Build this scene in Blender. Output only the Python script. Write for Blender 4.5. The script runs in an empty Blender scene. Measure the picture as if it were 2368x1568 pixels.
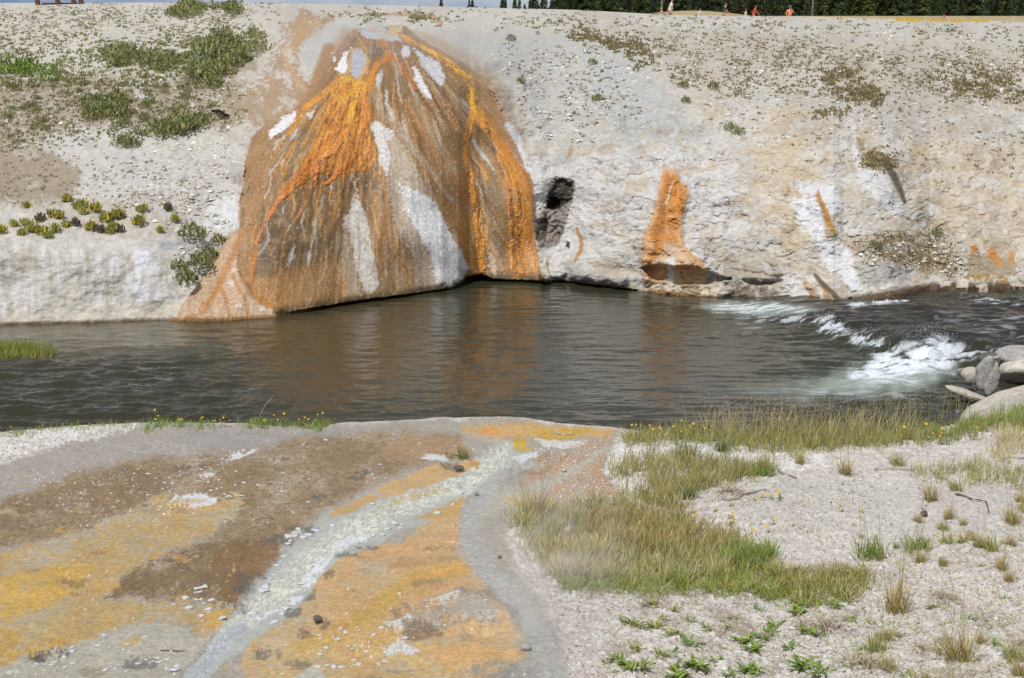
import bpy, bmesh, math, random
import numpy as np
from mathutils import Vector, Matrix
D = bpy.data; C = bpy.context.scene.collection; R = math.radians
# ------------------------------------------------------------------ camera
CZ, FL, U0, V0, PITCH = 5.4, 3537.0, 1183.5, 784.0, math.atan((784 - 25) / 3537.0)
cam = D.objects.new("camera", D.cameras.new("camera")); C.objects.link(cam)
cam.data.sensor_width = 36.0; cam.data.lens = 36.0 * FL / 2367.0
cam.data.clip_end = 6000.0; cam.data.clip_start = 0.1
cam.location = (0, 0, CZ); cam.rotation_euler = (math.pi / 2 - PITCH, 0, 0)
bpy.context.scene.camera = cam
# ------------------------------------------------------------------ sun and sky
SUN_EL, SUN_AZ = R(58), R(-150)          # azimuth from +Y towards +X: behind the left shoulder
sd = Vector((math.sin(SUN_AZ) * math.cos(SUN_EL), math.cos(SUN_AZ) * math.cos(SUN_EL), math.sin(SUN_EL)))
sun = D.objects.new("sun", D.lights.new("sun", "SUN")); C.objects.link(sun)
sun.data.energy = 3.6; sun.data.angle = R(0.5); sun.data.color = (1.0, 0.972, 0.93)
sun.rotation_euler = (-sd).to_track_quat("-Z", "Y").to_euler()
W = D.worlds.new("World"); bpy.context.scene.world = W; W.use_nodes = True
nt = W.node_tree; bg = nt.nodes["Background"]; bg.inputs[1].default_value = 0.09
sky = nt.nodes.new("ShaderNodeTexSky"); sky.sky_type = "NISHITA"; sky.sun_disc = False
sky.sun_elevation = SUN_EL; sky.sun_rotation = SUN_AZ; sky.altitude = 2200; sky.air_density = 1.0; sky.dust_density = 0.1; sky.ozone_density = 2.5
tc = nt.nodes.new("ShaderNodeTexCoord"); mp = nt.nodes.new("ShaderNodeMapping"); mp.inputs["Scale"].default_value = (1, 1, 3.2)
cn = nt.nodes.new("ShaderNodeTexNoise"); cn.inputs["Scale"].default_value = 5.0; cn.inputs["Detail"].default_value = 7; cn.inputs["Roughness"].default_value = 0.6
cr = nt.nodes.new("ShaderNodeValToRGB"); cr.color_ramp.elements[0].position = 0.36; cr.color_ramp.elements[1].position = 0.60
mx = nt.nodes.new("ShaderNodeMix"); mx.data_type = "RGBA"; mx.inputs[7].default_value = (6.2, 6.5, 7.0, 1)
up = nt.nodes.new("ShaderNodeVectorMath"); up.operation = "ADD"; up.inputs[1].default_value = (0, 0, 0.22)     # clear mountain sky: the blue comes down to the skyline
nt.links.new(tc.outputs["Generated"], up.inputs[0]); nt.links.new(up.outputs[0], sky.inputs[0]); nt.links.new(tc.outputs["Generated"], mp.inputs[0]); nt.links.new(mp.outputs[0], cn.inputs[0])
nt.links.new(cn.outputs[0], cr.inputs[0]); nt.links.new(cr.outputs[0], mx.inputs[0])
nt.links.new(sky.outputs[0], mx.inputs[6]); nt.links.new(mx.outputs[2], bg.inputs[0])
vs = bpy.context.scene.view_settings
vs.view_transform = "Standard"; vs.look = "None"; vs.exposure = 0.0; vs.gamma = 1.0; vs.use_curve_mapping = False
cy = bpy.context.scene.cycles
cy.max_bounces = 6; cy.diffuse_bounces = 2; cy.glossy_bounces = 3; cy.transparent_max_bounces = 6; cy.volume_bounces = 1
cy.volume_step_rate = 2.0; cy.caustics_reflective = False; cy.caustics_refractive = False
rng = np.random.default_rng(7); random.seed(7)

# ------------------------------------------------------------------ numpy helpers
_perm = np.random.default_rng(3).permutation(4096).astype(np.int64)
_ga = np.random.default_rng(5).random(4096) * 2 * math.pi
_gx, _gy = np.cos(_ga).astype(np.float32), np.sin(_ga).astype(np.float32)
def noise2(x, y, seed=0):
    """gradient noise, about -0.7..0.7"""
    x = np.asarray(x, np.float64); y = np.asarray(y, np.float64)
    xi = np.floor(x).astype(np.int64); yi = np.floor(y).astype(np.int64)
    fx = (x - xi).astype(np.float32); fy = (y - yi).astype(np.float32)
    sx = fx * fx * fx * (fx * (fx * 6 - 15) + 10); sy = fy * fy * fy * (fy * (fy * 6 - 15) + 10)
    def g(ix, iy, dx, dy):
        h = _perm[(_perm[(ix + seed * 131) & 4095] + iy) & 4095]
        return _gx[h] * dx + _gy[h] * dy
    a = g(xi, yi, fx, fy); b = g(xi + 1, yi, fx - 1, fy); c = g(xi, yi + 1, fx, fy - 1); d = g(xi + 1, yi + 1, fx - 1, fy - 1)
    return (a + sx * (b - a)) * (1 - sy) + (c + sx * (d - c)) * sy
def fbm(x, y, oct=4, seed=0, gain=0.5):
    r = 0; a = 1.0; f = 1.0
    for i in range(oct):
        r = r + a * noise2(x * f, y * f, seed + i * 7); a *= gain; f *= 2.03
    return r
def sstep(a, b, x):
    t = np.clip((x - a) / (b - a), 0, 1); return t * t * (3 - 2 * t)
def lin(c):
    c = np.asarray(c, np.float64) / 255.0
    return np.where(c <= 0.04045, c / 12.92, ((c + 0.055) / 1.055) ** 2.4)
ALB = 0.88
def alb(c): return np.clip(lin(c) * ALB, 0, 0.84)
def rays(u, v):
    a = (np.asarray(u, np.float64) - U0) / FL; b = (V0 - np.asarray(v, np.float64)) / FL
    cp, sp = math.cos(PITCH), math.sin(PITCH)
    return a, cp + b * sp, -sp + b * cp
def at_depth(u, v, Y):
    dx, dy, dz = rays(u, v); t = Y / dy
    return np.stack([t * dx, t * dy, CZ + t * dz], -1)
def at_plane(u, v, z0, slope=0.0, y0=0.0):
    """where the ray of (u, v) meets the plane z = z0 + slope * (y0 - y)"""
    dx, dy, dz = rays(u, v); t = (CZ - z0 - slope * y0) / (-dz - slope * dy)
    return np.stack([t * dx, t * dy, CZ + t * dz], -1)
def curve(pts):
    p = np.array(pts, float); return lambda x: np.interp(x, p[:, 0], p[:, 1])
class Paint:
    """colour, gloss and relief of a ground sheet, authored as stains on its own (u, v) chart"""
    def __init__(s, U, V, base, rough=0.85):
        s.sh = U.shape; s.U = U.ravel(); s.V = V.ravel(); n = s.U.size
        s.col = np.tile(alb(base), (n, 1)); s.rough = np.full(n, rough); s.rel = np.zeros(n)
        s.w1 = fbm(s.U / 38, s.V / 38, 4, 11); s.w2 = fbm(s.U / 38, s.V / 38, 4, 23)
        s.f1 = fbm(s.U / 9, s.V / 7, 3, 31); s.f2 = fbm(s.U / 4.5, s.V / 4, 2, 47)
    def box(s, x0, y0, x1, y1): return np.nonzero((s.U > x0) & (s.U < x1) & (s.V > y0) & (s.V < y1))[0]
    def poly(s, pts, feather=6, warp=8, fine=0.0):
        p = np.array(pts, float); m = feather + warp * 1.6 + 4
        i = s.box(p[:, 0].min() - m, p[:, 1].min() - m, p[:, 0].max() + m, p[:, 1].max() + m)
        x = s.U[i] + warp * s.w1[i]; y = s.V[i] + warp * s.w2[i]
        if fine: x = x + fine * s.f1[i]; y = y + fine * s.f2[i]
        ins = np.zeros(i.size, bool); d = np.full(i.size, 1e9)
        for k in range(len(p)):
            a, b = p[k], p[(k + 1) % len(p)]
            e = b - a; t = np.clip(((x - a[0]) * e[0] + (y - a[1]) * e[1]) / max(e @ e, 1e-9), 0, 1)
            d = np.minimum(d, np.hypot(x - a[0] - t * e[0], y - a[1] - t * e[1]))
            if a[1] != b[1]:
                c = (a[1] > y) != (b[1] > y)
                ins ^= c & (x < (b[0] - a[0]) * (y - a[1]) / (b[1] - a[1]) + a[0])
        return i, sstep(-feather, feather, np.where(ins, d, -d))
    def line(s, pts, w, feather=0.5, warp=5, fine=0.0):
        """mask of a band of half-width w (number or list) along a polyline; also along/across coordinates"""
        p = np.array(pts, float); w = np.broadcast_to(np.array(w, float), (len(p),)); m = w.max() * (1 + feather) + warp * 1.6 + 4
        i = s.box(p[:, 0].min() - m, p[:, 1].min() - m, p[:, 0].max() + m, p[:, 1].max() + m)
        x = s.U[i] + warp * s.w1[i]; y = s.V[i] + warp * s.w2[i]
        if fine: x = x + fine * s.f1[i]; y = y + fine * s.f2[i]
        best = np.full(i.size, 1e9); al = np.zeros(i.size); ac = np.zeros(i.size); L = 0
        for k in range(len(p) - 1):
            a, b = p[k], p[k + 1]; e = b - a; le = math.hypot(*e)
            t = np.clip(((x - a[0]) * e[0] + (y - a[1]) * e[1]) / max(le * le, 1e-9), 0, 1)
            q = np.hypot(x - a[0] - t * e[0], y - a[1] - t * e[1]) / (w[k] + (w[k + 1] - w[k]) * t)
            n = q < best; best[n] = q[n]; al[n] = L + t[n] * le
            ac[n] = (((x - a[0]) * e[1] - (y - a[1]) * e[0]) / max(le, 1e-9))[n]; L += le
        return i, sstep(1 + feather, 1 - feather, best), al, ac
    def mix(s, i, m, c, rough=None, tex=0.0, texn=None):
        if tex:
            n = s.w1[i] * .9 + s.f1[i] * .55 if texn is None else texn
            m = np.clip(m * sstep(-tex, tex, n + (m - 0.5) * 1.6 * tex + .25 * tex), 0, 1)
        s.col[i] += (alb(c) - s.col[i]) * m[:, None]
        if rough is not None: s.rough[i] += (rough - s.rough[i]) * m
        return m
    def P(s, pts, c, op=1.0, feather=6, warp=8, fine=2.0, rough=None, tex=0.0, lace=None):
        lace = getattr(s, 'lace', 0) if lace is None else lace; fm = getattr(s, 'fm', 1); i, m = s.poly(pts, feather * fm + (2 if lace else 0), warp * (fm + 1) / 2, fine)
        if lace: m = sstep(.32, .68, m + lace * (s.f1[i] * .8 + s.f2[i] * .6))
        return i, s.mix(i, m * op, c, rough, tex)
    def L(s, pts, w, c, op=1.0, feather=0.4, warp=4, fine=1.5, rough=None, streak=0.0, sc=(60., 3.), seed=0):
        i, m, al, ac = s.line(pts, w, feather, warp, fine)
        n = fbm(al / sc[0], ac / sc[1], 3, 60 + seed) if streak else None
        return i, s.mix(i, m * op, c, rough, streak, n)
    def B(s, x, y, rx, ry, c, **k):
        a = np.linspace(0, 2 * math.pi, 13)[:-1]; return s.P([(x + rx * math.cos(t), y + ry * math.sin(t)) for t in a], c, **k)

# ------------------------------------------------------------------ mesh and material helpers
def tag(o, label=None, cat=None, group=None, kind=None):
    if label: o["label"] = label
    if cat: o["category"] = cat
    if group: o["group"] = group
    if kind: o["kind"] = kind
    return o
def raw_mesh(name, co, tris=None, quads=None, col=None, extra=None, smooth=True):
    me = D.meshes.new(name); co = np.asarray(co, np.float32)
    me.vertices.add(len(co)); me.vertices.foreach_set("co", co.ravel())
    fl = []; ls = []
    if quads is not None and len(quads): fl.append(np.asarray(quads).ravel()); ls.append(np.full(len(quads), 4))
    if tris is not None and len(tris): fl.append(np.asarray(tris).ravel()); ls.append(np.full(len(tris), 3))
    idx = np.concatenate(fl).astype(np.int32); lt = np.concatenate(ls).astype(np.int32)
    me.loops.add(len(idx)); me.loops.foreach_set("vertex_index", idx)
    me.polygons.add(len(lt)); st = np.concatenate([[0], np.cumsum(lt)[:-1]]).astype(np.int32)
    me.polygons.foreach_set("loop_start", st)
    me.update(calc_edges=True)
    if smooth: me.shade_smooth()
    if col is not None:
        a = me.color_attributes.new("Col", "FLOAT_COLOR", "POINT")
        a.data.foreach_set("color", np.concatenate([col, np.ones((len(col), 1))], 1).astype(np.float32).ravel())
    for k, x in (extra or {}).items():
        a = me.attributes.new(k, "FLOAT", "POINT"); a.data.foreach_set("value", np.asarray(x, np.float32))
    return me
def link(name, me, mat, parent=None):
    o = D.objects.new(name, me); C.objects.link(o)
    if mat and not me.materials: me.materials.append(mat)
    if parent: o.parent = parent
    return o
def empty(name, loc, rz=0):
    o = D.objects.new(name, None); C.objects.link(o); o.location = loc; o.rotation_euler = (0, 0, rz); o.empty_display_size = .1; return o
def dup(root, loc, rz=0, sc=1.0, label=None, group=None):
    r = root.copy(); C.objects.link(r); r.location = loc; r.rotation_euler = (0, 0, rz); r.scale = (sc, sc, sc) if np.isscalar(sc) else sc
    if label: r["label"] = label
    if group: r["group"] = group
    for ch in list(root.children):
        c = ch.copy(); C.objects.link(c); c.parent = r
        for g in list(ch.children):
            d = g.copy(); C.objects.link(d); d.parent = c
    return r
def mat(name, color=None, rough=0.8, attr=True, n_scale=40.0, n_amt=0.25, bump=0.0, b_scale=60.0, spec=0.3, rattr=False, n2=None, trans=0.0, stretch=None, b2=None):
    m = D.materials.new(name); m.use_nodes = True; t = m.node_tree; b = t.nodes["Principled BSDF"]; N = t.nodes.new; K = t.links.new
    b.inputs["Roughness"].default_value = rough; b.inputs["Specular IOR Level"].default_value = spec
    if attr:
        a = N("ShaderNodeAttribute"); a.attribute_name = "Col"; out = a.outputs["Color"]
    else:
        a = N("ShaderNodeRGB"); a.outputs[0].default_value = (*alb(color), 1); out = a.outputs[0]
    tc = N("ShaderNodeTexCoord"); co = tc.outputs["Object"]
    if stretch:
        mp = N("ShaderNodeMapping"); mp.inputs["Scale"].default_value = stretch; K(co, mp.inputs[0]); co = mp.outputs[0]
    for sc, am in [(n_scale, n_amt)] + ([n2] if n2 else []):
        if am <= 0: continue
        n = N("ShaderNodeTexNoise"); n.inputs["Scale"].default_value = sc; n.inputs["Detail"].default_value = 3; K(co, n.inputs[0])
        r = N("ShaderNodeMapRange"); r.inputs[1].default_value = .25; r.inputs[2].default_value = .75; r.inputs[3].default_value = 1 - am; r.inputs[4].default_value = 1 + am
        K(n.outputs[0], r.inputs[0])
        x = N("ShaderNodeMix"); x.data_type = "RGBA"; x.blend_type = "MULTIPLY"; x.inputs[0].default_value = 1.0; x.clamp_result = False
        K(out, x.inputs[6]); K(r.outputs[0], x.inputs[7]); out = x.outputs[2]
    K(out, b.inputs["Base Color"])
    if rattr:
        ra = N("ShaderNodeAttribute"); ra.attribute_name = "rough"; K(ra.outputs["Fac"], b.inputs["Roughness"])
    nrm = None
    for bs, st, ds in ([(b_scale, bump, .02)] if bump else []) + ([b2] if b2 else []):
        n = N("ShaderNodeTexNoise"); n.inputs["Scale"].default_value = bs; n.inputs["Detail"].default_value = 4; n.inputs["Roughness"].default_value = .65; K(co, n.inputs[0])
        bp = N("ShaderNodeBump"); bp.inputs["Strength"].default_value = st; bp.inputs["Distance"].default_value = ds; K(n.outputs[0], bp.inputs["Height"])
        if nrm: K(nrm, bp.inputs["Normal"])
        nrm = bp.outputs[0]
    if nrm: K(nrm, b.inputs["Normal"])
    if trans:
        tr = N("ShaderNodeBsdfTranslucent"); K(out, tr.inputs[0]); ms = N("ShaderNodeMixShader"); ms.inputs[0].default_value = trans
        K(b.outputs[0], ms.inputs[1]); K(tr.outputs[0], ms.inputs[2]); K(ms.outputs[0], t.nodes["Material Output"].inputs[0])
    return m
def grid_quads(nr, nc):
    i = np.arange((nr - 1) * (nc - 1)); r, c = i // (nc - 1), i % (nc - 1); a = r * nc + c
    return np.stack([a, a + 1, a + nc + 1, a + nc], 1)       # rows run up or away: faces turn towards the viewer's side
def sheet(names_masks, co, nr, nc, paint, mats, flip=False):
    """one height sheet cut into named ground objects that share their border vertices' normals"""
    q = grid_quads(nr, nc); q = q[:, ::-1] if flip else q
    full = raw_mesh("tmp", co, quads=q); nrm = np.zeros(len(co) * 3, np.float32); full.vertices.foreach_get("normal", nrm); nrm = nrm.reshape(-1, 3)
    D.meshes.remove(full); left = np.ones(len(q), bool); outs = []
    for (name, fm), m in zip(names_masks, mats):
        sel = (left & fm(q)) if fm else left.copy(); left &= ~sel
        qq = q[sel]
        if not len(qq): continue
        ids, inv = np.unique(qq, return_inverse=True)
        me = raw_mesh(name, co[ids], quads=inv.reshape(-1, 4), col=paint.col[ids], extra={"rough": paint.rough[ids]})
        me.normals_split_custom_set_from_vertices(nrm[ids])
        o = link(name, me, m); o["kind"] = "structure"; outs.append(o)
    return outs
class Chart:
    """looks a point of a sheet up by its chart coordinates"""
    def __init__(s, u, v, co): s.u = u; s.v = v; s.co = co.reshape(len(v) if v.ndim == 1 else v.shape[0], len(u), 3)
    def at(s, u, v):
        c = np.clip(np.interp(u, s.u, np.arange(len(s.u))), 0, len(s.u) - 1.001); j = c.astype(int); f = c - j
        if s.v.ndim == 1:
            r = np.interp(v, s.v, np.arange(len(s.v))) if s.v[1] > s.v[0] else np.interp(-np.asarray(v), -s.v, np.arange(len(s.v)))
        else:
            r = np.empty(len(np.atleast_1d(u)))
            for k, (jj, vv) in enumerate(zip(np.atleast_1d(j), np.atleast_1d(v))):
                colv = s.v[:, jj]; r[k] = np.interp(-vv, -colv, np.arange(len(colv)))
        r = np.clip(r, 0, s.co.shape[0] - 1.001); i = r.astype(int); g = r - i
        f = np.asarray(f)[..., None]; g = np.asarray(g)[..., None]
        return (s.co[i, j] * (1 - f) + s.co[i, j + 1] * f) * (1 - g) + (s.co[i + 1, j] * (1 - f) + s.co[i + 1, j + 1] * f) * g
# ================================================================== far bank
wl = curve([(-900, 756), (0, 752), (200, 748), (403, 741), (560, 738), (640, 733), (720, 719), (800, 706), (850, 698), (950, 686), (1020, 676), (1060, 666), (1085, 655), (1110, 651), (1180, 653), (1250, 656), (1275, 655), (1300, 655), (1350, 662), (1400, 668), (1450, 674), (1530, 681), (1620, 686), (1700, 690), (1780, 700), (1830, 709), (1890, 713), (1925, 712), (1950, 703), (2000, 693), (2080, 681), (2150, 668), (2250, 667), (2367, 664), (3200, 660)])
sk = curve([(-900, 7), (0, 7), (170, 7), (350, 6), (640, 7), (810, 11), (980, 14), (1155, 19), (1330, 23), (1480, 31), (1560, 35), (1676, 37), (1850, 38), (2080, 45), (2200, 46), (2310, 50), (2367, 53), (3200, 70)])
wz = lambda u: 0.28 * sstep(1850, 2080, u)                     # the water stands higher above the rapids
COLS = [(-900, [(755, 0), (735, .1), (560, .7), (540, 1.2), (440, 4), (300, 8), (180, 12), (100, 16), (40, 24), (7, 34)]),
 (0, [(752, 0), (735, .1), (560, .7), (540, 1.2), (440, 4), (300, 8), (180, 12), (100, 16), (40, 24), (7, 34)]),
 (350, [(745, 0), (720, .15), (590, .6), (560, 1.0), (440, 3.2), (300, 6), (180, 9.5), (100, 14), (40, 22), (7, 32)]),
 (520, [(738, 0), (650, .9), (540, 2.2), (400, 4.0), (300, 5.4), (180, 8.5), (100, 13), (40, 21), (7, 31)]),
 (600, [(735, 0), (700, .2), (600, .9), (500, 1.6), (400, 2.4), (300, 3.6), (250, 4.9), (180, 7.5), (100, 12), (40, 20), (7, 31)]),
 (700, [(722, 0), (690, .15), (600, .7), (500, 1.3), (400, 2.0), (300, 2.9), (230, 3.8), (150, 6), (100, 9.5), (40, 19), (9, 31)]),
 (850, [(698, 0), (670, .1), (600, .4), (500, .9), (400, 1.5), (300, 2.1), (200, 3.0), (130, 4.2), (75, 7), (40, 18), (12, 32)]),
 (1000, [(679, 0), (600, .3), (500, .7), (400, 1.2), (300, 1.8), (200, 2.8), (120, 4.5), (75, 8), (40, 17), (15, 32)]),
 (1100, [(652, 0), (600, .1), (500, .4), (400, .7), (300, 1.2), (200, 2.2), (140, 3.6), (80, 8), (40, 17), (17, 33)]),
 (1225, [(655, 0), (600, .1), (500, .4), (430, .8), (380, 1.6), (300, 2.6), (200, 4.5), (120, 7), (80, 10), (40, 18), (20, 33)]),
 (1275, [(656, 0), (620, .2), (560, .8), (480, 1.4), (420, 1.7), (350, 2.3), (250, 3.7), (160, 6), (90, 10), (40, 18), (22, 33)]),
 (1450, [(674, 0), (640, .15), (560, .5), (450, 1.1), (350, 1.9), (250, 3.2), (160, 5.2), (90, 9.5), (45, 18), (30, 33)]),
 (1600, [(685, 0), (655, .1), (560, .5), (450, 1.2), (350, 2.1), (250, 3.7), (160, 6), (90, 10.5), (50, 19), (36, 33)]),
 (1870, [(712, 0), (650, .4), (560, .9), (450, 1.7), (350, 2.8), (250, 4.6), (160, 7.5), (90, 12), (55, 20), (38, 33)]),
 (2050, [(685, 0), (640, .4), (560, 1.1), (450, 2.0), (350, 3.2), (250, 5.2), (160, 8.2), (90, 13), (65, 19), (44, 33)]),
 (2367, [(664, 0), (620, .6), (540, 1.4), (450, 2.4), (350, 3.8), (250, 6), (160, 9), (100, 13), (75, 20), (53, 33)]),
 (3200, [(660, 0), (620, .6), (540, 1.4), (450, 2.4), (350, 3.8), (250, 6), (160, 9), (110, 13), (90, 20), (70, 33)])]
fu = np.concatenate([np.arange(-900, -60, 14), np.arange(-60, 2430, 2.1), np.arange(2430, 3200, 14)])
S = np.linspace(0, 1, 430)
prof = []
for u, pts in COLS:
    w, k = float(wl(u)), float(sk(u)); p = sorted([((w - v) / (w - k), o) for v, o in pts]); prof.append(np.interp(S, [a for a, b in p], [b for a, b in p]))
prof = np.array(prof)
# smooth along the slope, then blend between control columns
ker = np.hanning(19); ker /= ker.sum(); prof = np.array([np.convolve(np.pad(r, 9, mode="edge"), ker, "valid") for r in prof])
cu = np.array([c[0] for c in COLS], float)
wgt = np.clip(np.searchsorted(cu, fu) - 1, 0, len(cu) - 2); tt = (fu - cu[wgt]) / (cu[wgt + 1] - cu[wgt]); tt = tt * tt * (3 - 2 * tt) * .6 + tt * .4
OFF = (prof[wgt] * (1 - tt)[:, None] + prof[wgt + 1] * tt[:, None]).T
kc = np.hanning(91); kc /= kc.sum(); OFF = np.apply_along_axis(lambda r: np.convolve(np.pad(r, 45, mode="edge"), kc, "valid"), 1, OFF)
FW, FK = wl(fu), sk(fu)
ks = np.hanning(301); ks /= ks.sum(); O2 = np.apply_along_axis(lambda r: np.convolve(np.pad(r, 150, mode="edge"), ks, "valid"), 1, OFF); kb = sstep(1640, 1800, fu)[None, :]; OFF = OFF * (1 - kb) + O2 * kb
fV = FW[None, :] - S[:, None] * (FW - FK)[None, :]; fU = np.tile(fu, (len(S), 1))
YW = at_plane(fu, FW, wz(fu))[:, 1]
fp = Paint(fU, fV, (202, 196, 185)); fp.lace = .6
u_, v_ = fp.U, fp.V
# relief fields (metres towards the viewer) -----------------------------------
n_big = fbm(u_ / 120, v_ / 90, 4, 3); n_b2 = fbm(u_ / 150, v_ / 130, 1, 3); n_mid = fbm(u_ / 30, v_ / 22, 4, 5); n_lay = fbm((u_ + 50 * n_mid) / 70, (v_ + 50 * n_big + 14 * n_mid) / 16, 4, 9); n_f = fbm(u_ / 7, v_ / 5.5, 3, 13)
Sv = np.repeat(S, len(fu))
low = 1 - sstep(.76, .96, Sv)
# ------------------------------------------------------------------ zones of the slope
fp.fm = 2.2
fp.mix(np.arange(u_.size), sstep(-.1, .35, n_big) * .5, (188, 178, 163)); fp.mix(np.arange(u_.size), sstep(0, .4, -n_mid) * .35, (216, 213, 208))
fp.P([(-900, -20), (640, -20), (640, 80), (560, 120), (330, 130), (0, 140), (-900, 150)], (206, 199, 186), .7, 20, 14)
fp.P([(-900, 190), (0, 180), (200, 168), (380, 190), (470, 130), (600, 80), (625, 95), (560, 190), (600, 240), (560, 290), (520, 300), (400, 300), (330, 300), (160, 296), (110, 306), (0, 360), (-900, 380)], (163, 149, 126), .9, 16, 16, 6)
fp.P([(-900, 350), (100, 345), (185, 385), (185, 440), (150, 470), (-900, 480)], (158, 143, 121), .9, 16, 10, 3)
fp.P([(100, 310), (240, 300), (390, 330), (470, 340), (545, 350), (550, 540), (440, 540), (300, 460), (200, 450), (190, 370), (100, 345)], (200, 196, 190), .8, 16, 10, 3)
fp.P([(0, 540), (200, 556), (370, 556), (440, 560), (440, 690), (400, 745), (-600, 760), (-600, 540)], (208, 203, 194), .8, 10, 7, 3)
i, m = fp.poly([(0, 565), (350, 575), (440, 620), (400, 735), (-600, 750), (-600, 560)], 14, 6)
st = fbm(u_[i] / 16, v_[i] / 80, 4, 71); fp.mix(i, m * sstep(0, .4, st) * .8, (222, 221, 222)); fp.mix(i, m * sstep(.1, .5, -st) * .7, (186, 173, 152))
fp.P([(309, 583), (342, 580), (346, 608), (330, 640), (345, 690), (310, 690), (312, 630)], (226, 226, 229), .9, 7, 5)
fp.P([(502, 454), (548, 452), (551, 528), (535, 540), (505, 524), (470, 528), (460, 500)], (222, 222, 223), .9, 5, 5)
fp.P([(368, 560), (430, 553), (456, 563), (440, 577), (380, 578)], (172, 175, 174), .9, 4, 3)
fp.P([(200, 710), (420, 690), (420, 735), (150, 742), (0, 742), (60, 725)], (214, 205, 186), .7, 8, 6)
for a in [(585, 612, 185, 238), (552, 576, 205, 257), (493, 510, 222, 256), (440, 452, 231, 262), (310, 350, 186, 233), (204, 236, 193, 236), (600, 626, 225, 272)]:
    fp.P([(a[0], a[2]), (a[1] - 8, a[2] - 4), (a[1], a[3]), (a[0] + 4, a[3])], (204, 201, 197), .9, 4, 6, 3, tex=.2)
# runoff stains beside the big mound
fp.P([(655, 60), (700, 26), (770, 34), (775, 60), (720, 88), (690, 120), (705, 190), (735, 205), (690, 262), (622, 300), (560, 285), (545, 225), (600, 185), (640, 120)], (172, 143, 112), .9, 12, 12, 4, tex=.3)
fp.P([(700, 40), (742, 48), (725, 80), (690, 110), (668, 112), (672, 75)], (190, 158, 120), .8, 8, 8, 4)
fp.L([(660, 110), (665, 150), (680, 180), (700, 205), (715, 225)], [7, 8, 6, 5, 4], (205, 172, 128), .7, streak=.2)
fp.L([(860, 33), (920, 32), (1000, 40), (1020, 54)], [3, 5, 6, 5], (186, 152, 122), .85)
fp.P([(735, 62), (830, 58), (880, 60), (830, 85), (790, 100), (735, 150), (700, 165), (705, 110)], (191, 188, 183), .9, 8, 8)
# smooth pale lobe right of the mound, soil beyond it
fp.P([(1000, 70), (1180, 72), (1310, 76), (1400, 92), (1462, 118), (1505, 165), (1562, 232), (1640, 300), (1668, 345), (1420, 380), (1280, 330), (1230, 270), (1180, 180), (1090, 130)], (190, 188, 182), .9, 10, 7)
fp.P([(1360, 130), (1440, 140), (1540, 250), (1580, 300), (1440, 330), (1370, 260)], (184, 187, 186), .7, 20, 10)
fp.P([(1330, 66), (1430, 82), (1500, 110), (1560, 200), (1680, 210), (1900, 180), (2020, 250), (2400, 260), (3200, 260), (3200, 120), (2367, 120), (1900, 75), (1500, 62)], (186, 176, 160), .75, 18, 14, 5, tex=.4)
fp.P([(1700, 210), (1900, 200), (2100, 250), (2400, 270), (3200, 270), (3200, 340), (2300, 330), (1800, 300)], (190, 184, 174), .8, 16, 10)
fp.P([(1760, 255), (1850, 245), (1870, 275), (1780, 285)], (203, 185, 160), .8, 10, 8)
fp.P([(1760, 300), (1860, 330), (1900, 420), (1860, 590), (1790, 560), (1740, 440)], (207, 191, 165), .8, 14, 12, 4)
fp.P([(2080, 330), (3200, 330), (3200, 640), (2230, 570), (2100, 470)], (206, 192, 170), .75, 18, 14, 4)
fp.P([(1380, 340), (1680, 345), (1720, 450), (1700, 640), (1500, 690), (1300, 655), (1250, 560), (1280, 380)], (214, 212, 210), .75, 18, 12, 4)
fp.P([(1222, 390), (1245, 360), (1290, 390), (1270, 420), (1255, 470), (1232, 520)], (216, 214, 212), .8, 6, 6)
fp.P([(1285, 350), (1305, 330), (1330, 370), (1310, 395), (1262, 390)], (178, 178, 176), .7, 8, 6)
fp.L([(1322, 338), (1318, 352), (1312, 362)], [5, 6, 4], (172, 142, 108), .8)
fp.P([(1827, 459), (1883, 452), (1894, 486), (1905, 521), (1921, 550), (1961, 574), (1974, 614), (1996, 668), (1974, 673), (1921, 620), (1883, 560), (1841, 507)], (225, 225, 227), .95, 6, 7, 3)
fp.P([(1815, 640), (1850, 650), (1880, 640), (1920, 690), (1860, 695), (1800, 680)], (219, 216, 210), .8, 8, 6)
fp.P([(1840, 420), (1930, 425), (1945, 470), (1925, 500), (1905, 480), (1895, 445), (1850, 450)], (219, 219, 220), .8, 6, 5)
fp.P([(1985, 600), (2060, 605), (2108, 622), (2125, 640), (2060, 655), (2000, 660), (1978, 620)], (184, 181, 174), .9, 6, 5)
fp.P([(1969, 548), (2031, 542), (2108, 529), (2167, 534), (2188, 587), (2210, 640), (2151, 636), (2108, 617), (2028, 603), (1974, 577)], (160, 145, 122), .9, 8, 10, 5, tex=.3)
fp.P([(1990, 363), (2022, 340), (2068, 362), (2085, 385), (2055, 395), (2001, 395), (1995, 330), (1975, 320)], (146, 127, 98), .9, 5, 7, 3)
fp.P([(1965, 330), (1990, 345), (1995, 395), (2040, 400), (2090, 480), (2080, 520), (2040, 470), (1985, 420)], (213, 213, 212), .7, 6, 6)
fp.L([(2052, 381), (2070, 415), (2092, 467)], [7, 8, 4], (92, 86, 80), .9, .5)
fp.P([(2096, 485), (2130, 478), (2160, 505), (2150, 530), (2105, 525)], (140, 127, 112), .85, 6, 8, 4, tex=.2)
fp.P([(2150, 500), (2190, 520), (2220, 580), (2190, 590), (2165, 540)], (176, 160, 138), .7, 8, 8)
fp.P([(1676, 583), (1708, 585), (1712, 690), (1690, 690), (1668, 640)], (160, 150, 135), .8, 8, 6)  # grey shade left of the bulging rock, put into the colour
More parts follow.
